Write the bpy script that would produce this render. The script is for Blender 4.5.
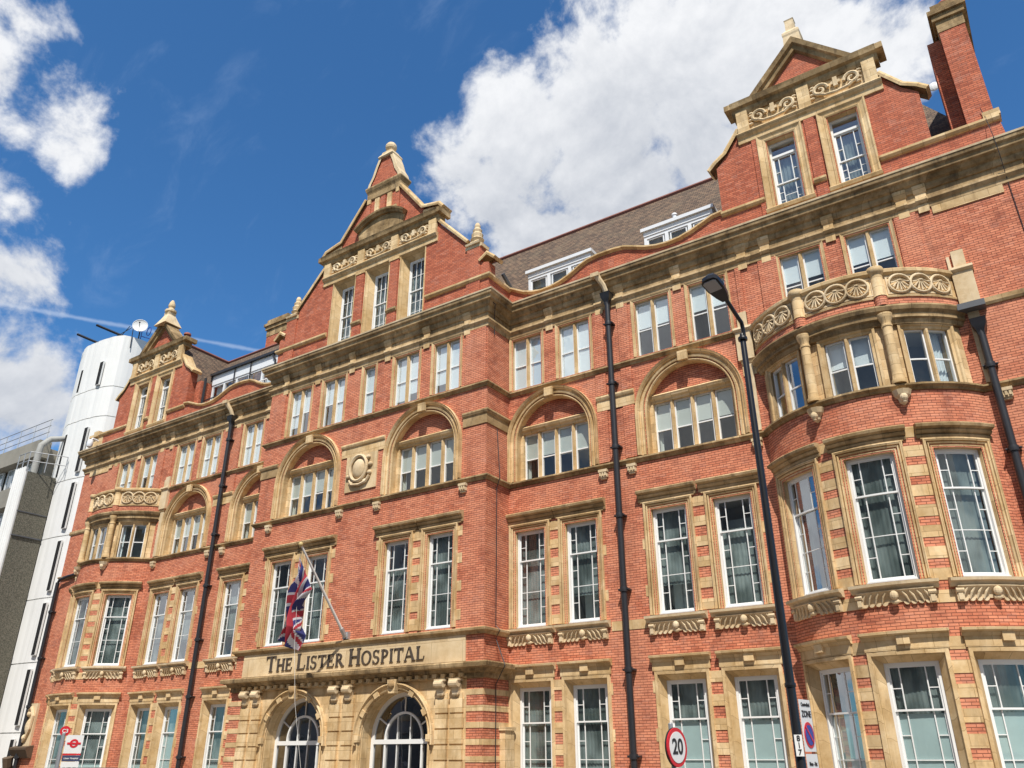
import bpy, bmesh, math, random
from mathutils import Vector, Matrix
from math import sin, cos, pi, radians, sqrt, atan2
random.seed(7)
for o in list(bpy.data.objects): bpy.data.objects.remove(o)
scene = bpy.context.scene
COL = scene.collection

# ------------------------------------------------------------------ camera
cam_d = bpy.data.cameras.new('camera'); cam = bpy.data.objects.new('camera', cam_d); COL.objects.link(cam)
CY, CP, CR = radians(33.8306), radians(24.8211), radians(-0.0797)
fwd = Vector((-sin(CY)*cos(CP), cos(CY)*cos(CP), sin(CP)))
rgt = Vector((cos(CY), sin(CY), 0)); upv = rgt.cross(fwd)
rg2 = cos(CR)*rgt + sin(CR)*upv; up2 = -sin(CR)*rgt + cos(CR)*upv
mw = Matrix((rg2, up2, -fwd)).transposed().to_4x4(); mw.translation = Vector((21.667, -21.742, 1.6))
cam.matrix_world = mw
cam_d.sensor_width = 36; cam_d.lens = 805.92*36/1024; cam_d.clip_start = 0.1; cam_d.clip_end = 6000
scene.camera = cam
scene.render.resolution_x = 1024; scene.render.resolution_y = 768

# ------------------------------------------------------------------ light, sky
SUN = Vector((0.60, -1.0, 1.75)).normalized()
sl = bpy.data.lights.new('sun', 'SUN'); sl.energy = 5.0; sl.angle = radians(0.53); sl.color = (1.0, 0.955, 0.88)
so = bpy.data.objects.new('sun', sl); COL.objects.link(so); so.rotation_euler = SUN.to_track_quat('Z', 'Y').to_euler(); so.location = (20, -40, 60)
scene.view_settings.view_transform = 'Standard'; scene.view_settings.look = 'None'
scene.view_settings.exposure = 0.20; scene.view_settings.gamma = 1.0; scene.view_settings.use_curve_mapping = False
W = bpy.data.worlds.new('World'); scene.world = W; W.use_nodes = True
nt = W.node_tree; nt.nodes.clear()
def N(t, **k):
    n = nt.nodes.new(t)
    for a, b in k.items(): setattr(n, a, b)
    return n
def inp(n, i, v):
    if isinstance(v, bpy.types.NodeSocket): nt.links.new(v, n.inputs[i])
    else: n.inputs[i].default_value = v
def MT(op, a, b=0.0, c=0.0, clamp=False):
    n = N('ShaderNodeMath', operation=op, use_clamp=clamp); inp(n, 0, a); inp(n, 1, b); inp(n, 2, c); return n.outputs[0]
def VM(op, a, b=(0, 0, 0)):
    n = N('ShaderNodeVectorMath', operation=op); inp(n, 0, a); inp(n, 1, b); return n
def SM(x, lo, hi):
    n = N('ShaderNodeMapRange', interpolation_type='SMOOTHSTEP'); inp(n, 0, x); inp(n, 1, lo); inp(n, 2, hi); return n.outputs[0]
def NZ(vec, scale, detail, rough=0.55, dist=0.0):
    n = N('ShaderNodeTexNoise'); inp(n, 'Vector', vec); inp(n, 'Scale', scale); inp(n, 'Detail', detail); inp(n, 'Roughness', rough); inp(n, 'Distortion', dist); return n
def MIX(f, a, b):
    n = N('ShaderNodeMix', data_type='RGBA'); inp(n, 0, f); inp(n, 6, a); inp(n, 7, b); return n.outputs[2]
sky = N('ShaderNodeTexSky', sky_type='NISHITA'); sky.sun_disc = False
sky.sun_elevation = math.asin(SUN.z); sky.sun_rotation = atan2(SUN.x, SUN.y)
sky.air_density = 1.0; sky.dust_density = 0.3; sky.ozone_density = 3.0; sky.altitude = 0
tc = N('ShaderNodeTexCoord'); DIR = VM('NORMALIZE', tc.outputs['Generated']).outputs[0]
def field(blobs, k=0.02):      # signed angular distance to a union of round lobes, radians, + inside
    acc = None
    for (x, y, z), r in blobs:
        c = Vector((x, y, z)).normalized()
        d = MT('ARCCOSINE', MT('MINIMUM', VM('DOT_PRODUCT', DIR, tuple(c)).outputs['Value'], 1.0))
        v = MT('SUBTRACT', radians(r), d)
        acc = v if acc is None else MT('SMOOTH_MAX', acc, v, k)
    return acc
# cumulus clouds, those in view and added ones out of view: direction of each lobe and its angular radius (degrees)
big = [((-0.197,0.675,0.711),6.9),((-0.103,0.723,0.683),6.2),((-0.025,0.736,0.677),3.6),((0.010,0.728,0.685),2.3),((-0.056,0.762,0.646),3.4),((-0.315,0.656,0.686),6.2),((-0.394,0.626,0.673),4.9),((-0.468,0.630,0.620),3.7),((-0.490,0.625,0.608),1.8),((-0.438,0.672,0.597),4.1),((-0.325,0.718,0.615),5.4),((-0.218,0.622,0.752),3.7),((-0.211,0.749,0.628),4.6),((-0.305,0.617,0.725),3.5),((-0.403,0.707,0.582),3.4),((-0.111,0.641,0.760),3.0),((-0.408,0.584,0.701),2.6),((-0.362,0.682,0.635),4.5)]
left = [((-0.773,0.251,0.582),2.9),((-0.764,0.209,0.611),3.0),((-0.768,0.281,0.575),2.0),((-0.807,0.273,0.523),2.2),((-0.812,0.243,0.531),3.1),((-0.834,0.296,0.466),2.2),((-0.825,0.309,0.474),1.3),((-0.724,0.206,0.658),1.5),((-0.745,0.183,0.642),2.4),((-0.867,0.357,0.348),3.7),((-0.886,0.320,0.334),4.5),((-0.848,0.372,0.378),2.0),((-0.846,0.399,0.353),1.7),((-0.848,0.418,0.325),1.4)]
unseen_clouds = [((.45,-.62,.5),9),((-.3,-.8,.42),9),((-.93,-.10,.30),9),((-.82,-.5,.22),11),((-.62,-.68,.38),9),((-.97,-.25,.15),9),((.8,-.5,.2),10)]  # added clouds out of view, placed to pale the window reflections
n1 = NZ(DIR, 8.0, 10, 0.60, 0.15).outputs['Fac']
n1b = NZ(VM('ADD', DIR, (0.0, -0.006, 0.014)).outputs[0], 8.0, 10, 0.60, 0.15).outputs['Fac']
fld = field(big+left+unseen_clouds)
dens = MT('ADD', fld, MT('MULTIPLY', MT('SUBTRACT', n1, 0.53), 0.26))
edge = SM(dens, -0.012, 0.030)
relief = MT('MULTIPLY', MT('SUBTRACT', n1, n1b), 1.7)
greyb = [((-0.399,0.701,0.591),4.2),((-0.304,0.729,0.613),4.6),((-0.221,0.721,0.657),3.4),((-0.460,0.661,0.592),2.4),((-0.868,0.374,0.326),3.6),((-0.881,0.324,0.345),2.4),((-0.834,0.301,0.463),0.9),((-0.303,0.680,0.668),2.6)]
gm = SM(MT('ADD', field(greyb, 0.05), MT('MULTIPLY', MT('SUBTRACT', n1, 0.5), 0.16)), -0.09, 0.07)
lit = MT('ADD', MT('SUBTRACT', 0.92, MT('MULTIPLY', gm, 0.46)), relief, 0, True)
cshade = MIX(lit, (2.6, 2.95, 3.6, 1), (6.7, 6.8, 7.0, 1))
# thin wisps and a contrail
sp = N('ShaderNodeSeparateXYZ'); inp(sp, 0, DIR)
p1 = Vector((-.8366,.3365,.4323)).normalized(); p2 = Vector((-.7170,.5440,.4359)).normalized()
nrm = p1.cross(p2).normalized(); midp = (p1+p2).normalized()
dd = MT('ABSOLUTE', VM('DOT_PRODUCT', DIR, tuple(nrm)).outputs['Value'])
al = SM(VM('DOT_PRODUCT', DIR, tuple(midp)).outputs['Value'], 0.984, 0.990)
wn = NZ(DIR, 40, 3, 0.7).outputs['Fac']
trail = MT('MULTIPLY', MT('MULTIPLY', SM(MT('ADD', dd, MT('MULTIPLY', wn, 0.004)), 0.0055, 0.002), al), 0.26)
wispn = NZ(VM('MULTIPLY', DIR, (3, 9, 6)).outputs[0], 2.2, 7, 0.6, 0.5).outputs['Fac']
wm = MT('MULTIPLY', SM(wispn, 0.52, 0.85), 0.20)
skyc = N('ShaderNodeMix', data_type='RGBA', blend_type='MULTIPLY'); inp(skyc, 0, 1.0); inp(skyc, 6, sky.outputs[0]); sdot = VM('DOT_PRODUCT', DIR, tuple(SUN)).outputs['Value']      # deepest blue away from the sun, paler towards it
inp(skyc, 7, MIX(SM(sdot, 0.36, 0.62), (0.45, 0.86, 1.14, 1), (0.95, 0.88, 0.80, 1)))
c0 = MIX(wm, skyc.outputs[2], (3.2, 4.2, 6.0, 1))
c1 = MIX(trail, c0, (6.5, 7.2, 8.2, 1))
c2 = MIX(edge, c1, cshade)
bg = N('ShaderNodeBackground'); inp(bg, 'Color', c2); inp(bg, 'Strength', 0.12)
wo = N('ShaderNodeOutputWorld'); nt.links.new(bg.outputs[0], wo.inputs[0])

# ------------------------------------------------------------------ materials
M = {}
def newmat(name):
    global nt
    m = bpy.data.materials.new(name); m.use_nodes = True; nt = m.node_tree; nt.nodes.clear()
    b = N('ShaderNodeBsdfPrincipled'); o = N('ShaderNodeOutputMaterial'); nt.links.new(b.outputs[0], o.inputs[0])
    M[name] = m
    return m, b, o
def bump(b, h, strength=0.3, dist=0.01):
    n = N('ShaderNodeBump'); inp(n, 'Strength', strength); inp(n, 'Distance', dist); inp(n, 'Height', h); nt.links.new(n.outputs[0], b.inputs['Normal'])
def plain(name, col, rough=0.6, metal=0.0, var=0.12, scale=3.0, spec=0.5):
    m, b, o = newmat(name)
    t = N('ShaderNodeTexCoord'); n = NZ(t.outputs['Object'], scale, 5, 0.6)
    a = [c*(1-var) for c in col]; c = [min(1, c*(1+var)) for c in col]
    inp(b, 'Base Color', MIX(n.outputs['Fac'], (*a, 1), (*c, 1))); inp(b, 'Roughness', rough); inp(b, 'Metallic', metal)
    b.inputs['Specular IOR Level'].default_value = spec
    return m, b
def brickmat(name, c1, c2, mortar, patch):
    m, b, o = newmat(name)
    uv = N('ShaderNodeUVMap'); t = N('ShaderNodeTexCoord')
    br = N('ShaderNodeTexBrick'); inp(br, 'Vector', uv.outputs[0])
    br.offset = 0.5; inp(br, 'Scale', 1.0); inp(br, 'Brick Width', 0.225); inp(br, 'Row Height', 0.075); inp(br, 'Mortar Size', 0.008); inp(br, 'Mortar Smooth', 0.3); inp(br, 'Bias', -0.1)
    inp(br, 'Color1', (*c1, 1)); inp(br, 'Color2', (*c2, 1)); inp(br, 'Mortar', (*mortar, 1))
    n1 = NZ(t.outputs['Object'], 0.45, 6, 0.62); n2 = NZ(t.outputs['Object'], 2.6, 5, 0.65)
    # rain streaks and soot
    st = NZ(VM('MULTIPLY', t.outputs['Object'], (1.6, 1.6, 0.22)).outputs[0], 1.4, 5, 0.6)
    c = MIX(MT('MULTIPLY', SM(n1.outputs['Fac'], 0.42, 0.68), 0.65), br.outputs['Color'], (*patch, 1))
    n4 = NZ(t.outputs['Object'], 0.9, 7, 0.7, 0.4)
    c = MIX(MT('MULTIPLY', SM(n4.outputs['Fac'], 0.47, 0.33), 0.50), c, (0.25, 0.075, 0.045, 1))
    c = MIX(MT('MULTIPLY', SM(st.outputs['Fac'], 0.50, 0.78), 0.38), c, (0.13, 0.042, 0.028, 1))
    c = MIX(MT('MULTIPLY', SM(n2.outputs['Fac'], 0.55, 0.80), 0.30), c, (0.66, 0.40, 0.32, 1))
    # single odd bricks
    vo = N('ShaderNodeTexVoronoi'); inp(vo, 'Vector', VM('MULTIPLY', uv.outputs[0], (4.44, 13.33, 1)).outputs[0]); inp(vo, 'Scale', 1.0); inp(vo, 'Randomness', 0.10)
    sv = N('ShaderNodeSeparateColor'); nt.links.new(vo.outputs['Color'], sv.inputs[0])
    c = MIX(MT('MULTIPLY', SM(sv.outputs[0], 0.74, 0.9), 0.26), c, (0.17, 0.05, 0.04, 1))
    c = MIX(MT('MULTIPLY', SM(sv.outputs[1], 0.80, 0.96), 0.28), c, (0.60, 0.30, 0.22, 1))
    su = N('ShaderNodeSeparateXYZ'); inp(su, 0, uv.outputs[0])
    bed = SM(MT('ABSOLUTE', MT('SUBTRACT', MT('FRACT', MT('DIVIDE', su.outputs[1], 0.075)), 0.5)), 0.34, 0.47)
    mm = MIX(MT('MULTIPLY', br.outputs['Fac'], 0.6), c, (*mortar, 1)); mm = MIX(MT('MULTIPLY', bed, 0.80), mm, (*mortar, 1))
    inp(b, 'Base Color', mm); inp(b, 'Roughness', 0.85); b.inputs['Specular IOR Level'].default_value = 0.25
    hh = MT('ADD', MT('SUBTRACT', 1.0, br.outputs['Fac']), MT('MULTIPLY', n2.outputs['Fac'], 0.4))
    bump(b, hh, 0.6, 0.012)
    return m
brickmat('brick', (0.74, 0.275, 0.155), (0.52, 0.155, 0.082), (0.19, 0.064, 0.038), (0.70, 0.30, 0.18))
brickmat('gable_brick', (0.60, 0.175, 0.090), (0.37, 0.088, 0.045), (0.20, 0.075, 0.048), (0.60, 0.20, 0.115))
def stonemat(name, base, dark, light, soot, sootamt, joints=True, jw=0.62, jh=0.30):
    m, b, o = newmat(name)
    uv = N('ShaderNodeUVMap'); t = N('ShaderNodeTexCoord')
    n1 = NZ(t.outputs['Object'], 1.1, 7, 0.65, 0.3); n2 = NZ(t.outputs['Object'], 7.0, 6, 0.7)
    st = NZ(VM('MULTIPLY', t.outputs['Object'], (3.0, 3.0, 0.7)).outputs[0], 1.2, 6, 0.65)
    c = MIX(SM(n1.outputs['Fac'], 0.35, 0.68), (*dark, 1), (*light, 1))
    c = MIX(SM(n2.outputs['Fac'], 0.35, 0.75), c, (*base, 1))
    br = N('ShaderNodeTexBrick'); inp(br, 'Vector', uv.outputs[0]); inp(br, 'Scale', 1.0); inp(br, 'Brick Width', jw); inp(br, 'Row Height', jh); inp(br, 'Mortar Size', 0.006); inp(br, 'Mortar Smooth', 0.2)
    inp(br, 'Color1', (0.74, 0.70, 0.63, 1)); inp(br, 'Color2', (1.14, 1.13, 1.10, 1)); inp(br, 'Mortar', (0.42, 0.36, 0.29, 1))
    if joints:
        mu = N('ShaderNodeMix', data_type='RGBA', blend_type='MULTIPLY'); inp(mu, 0, 0.85); inp(mu, 6, c); inp(mu, 7, br.outputs['Color']); c = mu.outputs[2]
    c = MIX(MT('MULTIPLY', SM(st.outputs['Fac'], 0.48, 0.76), sootamt), c, (*soot, 1))
    inp(b, 'Base Color', c); inp(b, 'Roughness', 0.88); b.inputs['Specular IOR Level'].default_value = 0.2
    h = MT('ADD', MT('MULTIPLY', n2.outputs['Fac'], 0.6), MT('MULTIPLY', st.outputs['Fac'], 0.5))
    bump(b, h, 0.55, 0.02)
    return m
stonemat('stone', (0.69, 0.50, 0.275), (0.55, 0.37, 0.175), (0.80, 0.63, 0.40), (0.24, 0.155, 0.075), 0.55)
stonemat('stone_dull', (0.48, 0.34, 0.18), (0.32, 0.215, 0.105), (0.67, 0.50, 0.30), (0.10, 0.07, 0.04), 0.72, jw=0.9, jh=0.5)
stonemat('stone_plain', (0.68, 0.53, 0.33), (0.56, 0.415, 0.24), (0.78, 0.64, 0.44), (0.17, 0.12, 0.07), 0.45, joints=False)
stonemat('stone_weathered', (0.37, 0.255, 0.13), (0.18, 0.12, 0.058), (0.60, 0.44, 0.25), (0.055, 0.04, 0.027), 0.80, jw=0.9, jh=0.6)  # sooty stone, base colour also darkened to deepen shade under the mouldings
stonemat('panel_stone', (0.66, 0.51, 0.31), (0.57, 0.42, 0.24), (0.74, 0.60, 0.40), (0.30, 0.21, 0.12), 0.30, jw=1.3, jh=0.84)
plain('white_paint', (0.80, 0.80, 0.78), 0.35, var=0.05)
plain('white_upvc', (0.74, 0.76, 0.78), 0.3, var=0.04)
plain('black_iron', (0.022, 0.022, 0.026), 0.42, var=0.3)
plain('lamp_black', (0.012, 0.012, 0.014), 0.32, var=0.2)
plain('lead', (0.09, 0.095, 0.105), 0.55, var=0.3)
plain('lettering', (0.07, 0.052, 0.038), 0.7, var=0.3)
plain('blind', (0.80, 0.85, 0.88), 0.8, var=0.06)
plain('blind_cream', (0.58, 0.60, 0.56), 0.8, var=0.06)
plain('curtain', (0.42, 0.47, 0.47), 0.9, var=0.25, scale=6)
plain('film', (0.50, 0.62, 0.62), 0.6, var=0.22, scale=1.3)
plain('interior', (0.26, 0.275, 0.265), 0.9, var=0.6, scale=0.9)
plain('room_white', (0.45, 0.45, 0.42), 0.9, var=0.1)
plain('dark_void', (0.006, 0.006, 0.007), 0.9, var=0.3)
plain('galvanised', (0.45, 0.46, 0.47), 0.45, metal=0.6, var=0.15)
plain('pole_white', (0.72, 0.70, 0.66), 0.4, var=0.08)
plain('gold_paint', (0.55, 0.42, 0.18), 0.4, var=0.1)
plain('red_sign', (0.62, 0.02, 0.03), 0.4, var=0.04)
plain('blue_sign', (0.03, 0.06, 0.32), 0.4, var=0.04)
plain('navy_sign', (0.05, 0.06, 0.12), 0.4, var=0.04)
plain('white_sign', (0.78, 0.77, 0.74), 0.4, var=0.05)
plain('sign_black', (0.02, 0.02, 0.02), 0.5, var=0.05)
plain('sign_grey', (0.30, 0.31, 0.32), 0.5, var=0.1)
plain('car_paint', (0.20, 0.205, 0.21), 0.25, metal=0.5, var=0.04)
plain('rubber', (0.02, 0.02, 0.02), 0.85)
plain('lamp_red', (0.5, 0.02, 0.02), 0.2)
plain('lens_clear', (0.7, 0.7, 0.72), 0.1)
plain('stone_brown', (0.11, 0.075, 0.045), 0.9, var=0.4)  # dark brown stone of the porch hood
plain('terracotta', (0.33, 0.10, 0.06), 0.8, var=0.3, scale=5)
plain('asphalt', (0.05, 0.05, 0.052), 0.9, var=0.25, scale=1.0)
plain('ground', (0.13, 0.115, 0.095), 0.95, var=0.2, scale=0.2)
plain('road_paint', (0.78, 0.77, 0.72), 0.7, var=0.1)
plain('kerb_stone', (0.32, 0.31, 0.30), 0.85, var=0.2)
plain('flag_red', (0.36, 0.025, 0.04), 0.8, var=0.1)
plain('flag_blue', (0.025, 0.03, 0.14), 0.8, var=0.15)
plain('flag_white', (0.50, 0.48, 0.50), 0.8, var=0.06)
plain('terrace_brick', (0.40, 0.38, 0.35), 0.9, var=0.3)
plain('duct_grey', (0.33, 0.33, 0.31), 0.7, var=0.2)
plain('dish', (0.72, 0.72, 0.70), 0.5, var=0.05)
for nm, cc in (('lens_grey', (0.42, 0.39, 0.37)),): plain(nm, cc, 0.25, var=0.08)
# paving slabs
m, b, o = newmat('paving'); t = N('ShaderNodeTexCoord'); br = N('ShaderNodeTexBrick'); inp(br, 'Vector', t.outputs['Object']); inp(br, 'Scale', 1.0); inp(br, 'Brick Width', 0.75); inp(br, 'Row Height', 0.6); inp(br, 'Mortar Size', 0.008)
inp(br, 'Color1', (0.25, 0.215, 0.175, 1)); inp(br, 'Color2', (0.21, 0.18, 0.15, 1)); inp(br, 'Mortar', (0.10, 0.10, 0.09, 1)); inp(b, 'Base Color', br.outputs['Color']); inp(b, 'Roughness', 0.9)
# clay / slate tiles with moss
m, b, o = newmat('roof_tiles'); uv = N('ShaderNodeUVMap'); t = N('ShaderNodeTexCoord')
br = N('ShaderNodeTexBrick'); inp(br, 'Vector', uv.outputs[0]); inp(br, 'Scale', 1.0); inp(br, 'Brick Width', 0.22); inp(br, 'Row Height', 0.15); inp(br, 'Mortar Size', 0.012); inp(br, 'Mortar Smooth', 0.5)
inp(br, 'Color1', (0.21, 0.135, 0.085, 1)); inp(br, 'Color2', (0.085, 0.056, 0.040, 1)); inp(br, 'Mortar', (0.035, 0.028, 0.024, 1))
n1 = NZ(t.outputs['Object'], 1.2, 7, 0.7); n2 = NZ(t.outputs['Object'], 6.0, 6, 0.7)
c = MIX(MT('MULTIPLY', SM(n1.outputs['Fac'], 0.45, 0.7), 0.6), br.outputs['Color'], (0.17, 0.130, 0.085, 1))
c = MIX(MT('MULTIPLY', SM(n2.outputs['Fac'], 0.52, 0.72), 0.6), c, (0.055, 0.045, 0.036, 1))
c = MIX(MT('MULTIPLY', SM(n2.outputs['Fac'], 0.30, 0.20), 0.5), c, (0.30, 0.27, 0.21, 1))
inp(b, 'Base Color', c); inp(b, 'Roughness', 0.9); bump(b, MT('ADD', MT('MULTIPLY', br.outputs['Fac'], -1.0), n2.outputs['Fac']), 0.8, 0.04)
plain('ridge_tile', (0.20, 0.075, 0.055), 0.8, var=0.35, scale=4)
# fluted white tower panels, concrete, pebble dash
m, b, o = newmat('tower_white'); uv = N('ShaderNodeUVMap'); t = N('ShaderNodeTexCoord')
n1 = NZ(t.outputs['Object'], 0.7, 6, 0.6); st = NZ(VM('MULTIPLY', t.outputs['Object'], (3, 3, 0.12)).outputs[0], 1.5, 5, 0.6)
c = MIX(n1.outputs['Fac'], (0.70, 0.70, 0.68, 1), (0.82, 0.82, 0.80, 1)); c = MIX(MT('MULTIPLY', SM(st.outputs['Fac'], 0.5, 0.8), 0.35), c, (0.45, 0.45, 0.43, 1))
inp(b, 'Base Color', c); inp(b, 'Roughness', 0.95); b.inputs['Specular IOR Level'].default_value = 0.1
m, b, o = newmat('concrete'); t = N('ShaderNodeTexCoord'); n1 = NZ(t.outputs['Object'], 0.9, 7, 0.65)
inp(b, 'Base Color', MIX(n1.outputs['Fac'], (0.16, 0.15, 0.125, 1), (0.36, 0.335, 0.28, 1))); inp(b, 'Roughness', 0.9)
m, b, o = newmat('pebble_dash'); t = N('ShaderNodeTexCoord'); n1 = NZ(t.outputs['Object'], 14, 6, 0.8); n3 = NZ(t.outputs['Object'], 0.8, 4, 0.6)
c = MIX(SM(n1.outputs['Fac'], 0.35, 0.65), (0.05, 0.047, 0.036, 1), (0.24, 0.22, 0.17, 1)); c = MIX(MT('MULTIPLY', n3.outputs['Fac'], 0.5), c, (0.10, 0.10, 0.075, 1))
inp(b, 'Base Color', c); inp(b, 'Roughness', 0.95); bump(b, n1.outputs['Fac'], 0.8, 0.03)
# glass: thin pane, mirror by Fresnel over a clear view in
def glassmat(name, tint, fmul, wob=0.012):
    m, b, o = newmat(name)
    nt.nodes.remove(b)
    t = N('ShaderNodeTexCoord'); n = NZ(t.outputs['Object'], 1.3, 2, 0.5)
    bp = N('ShaderNodeBump'); inp(bp, 'Strength', 0.35); inp(bp, 'Distance', wob); inp(bp, 'Height', n.outputs['Fac'])
    tr = N('ShaderNodeBsdfTransparent'); inp(tr, 'Color', tint)
    gl = N('ShaderNodeBsdfGlossy'); inp(gl, 'Roughness', 0.02); inp(gl, 'Color', (0.95, 0.97, 1, 1)); nt.links.new(bp.outputs[0], gl.inputs['Normal'])
    fr = N('ShaderNodeFresnel'); inp(fr, 'IOR', 1.52)
    mx = N('ShaderNodeMixShader'); nt.links.new(MT('MINIMUM', MT('MULTIPLY', fr.outputs[0], fmul), 0.30), mx.inputs[0]); nt.links.new(tr.outputs[0], mx.inputs[1]); nt.links.new(gl.outputs[0], mx.inputs[2])
    nt.links.new(mx.outputs[0], o.inputs[0])
glassmat('glass', (0.86, 0.90, 0.89, 1), 1.7)
glassmat('dark_glass', (0.05, 0.05, 0.055, 1), 0.45)
m, b, o = newmat('net'); nt.nodes.remove(b)
t = N('ShaderNodeTexCoord'); n1 = NZ(VM('MULTIPLY', t.outputs['Object'], (1.6, 1.6, 0.9)).outputs[0], 1.0, 2, 0.5); n2 = NZ(VM('MULTIPLY', t.outputs['Object'], (7, 7, 0.5)).outputs[0], 1.0, 3, 0.5)
tr = N('ShaderNodeBsdfTransparent'); inp(tr, 'Color', (0.8, 0.85, 0.84, 1)); df = N('ShaderNodeBsdfDiffuse'); mx = N('ShaderNodeMixShader')
f_ = MT('ADD', SM(n1.outputs['Fac'], 0.36, 0.64), MT('MULTIPLY', MT('SUBTRACT', n2.outputs['Fac'], 0.5), 0.35), 0, True)
inp(df, 'Color', MIX(f_, (0.12, 0.15, 0.145, 1), (0.36, 0.42, 0.415, 1)))
inp(mx, 0, 0.78); nt.links.new(tr.outputs[0], mx.inputs[1]); nt.links.new(df.outputs[0], mx.inputs[2]); nt.links.new(mx.outputs[0], o.inputs[0])

# ------------------------------------------------------------------ mesh helpers
D = 1.442
class Flat:
    bow = False
    def __init__(s, o, ud, nd): s.o = Vector(o); s.u = Vector(ud); s.n = Vector(nd)
    def __call__(s, u, d, z): return s.o + s.u*u + s.n*d + Vector((0, 0, z))
class Bow:
    bow = True
    def __init__(s, xc, yc, R): s.xc, s.yc, s.R = xc, yc, R
    def __call__(s, u, d, z):
        t = u/s.R; r = s.R+d
        return Vector((s.xc+r*sin(t), s.yc-r*cos(t), z))
FC = Flat((0, 0, 0), (1, 0, 0), (0, -1, 0))
FW = Flat((0, D, 0), (1, 0, 0), (0, -1, 0))
FB = {1: Bow(18.3, 3.5, 3.55), -1: Bow(-18.3, 3.5, 3.55)}
UE = 3.55*math.acos((3.5-D)/3.55)       # arc half length of the bow
SPLIT = {'pilaster', 'parapet', 'string_course', 'impost_band', 'stone_jamb', 'coping', 'niche_surround', 'pedestal', 'roof_vent', 'voussoir', 'blind', 'curtain', 'dormer_blind', 'gutter_outlet', 'window_hood', 'mullion', 'roof_gutter', 'side_window', 'lightning_cable', 'collar', 'kerb', 'spandrel_band', 'guard_rail', 'parapet_gutter', 'joint_band', 'ladder_hoop', 'roof_beam', 'frieze', 'carved_frieze', 'carved_panel', 'porch_hood', 'road_marking_', 'end_pier', 'rosette_panel', 'chimney_pot', 'chimney_cap', 'stone_pier', 'hopper'}
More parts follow.
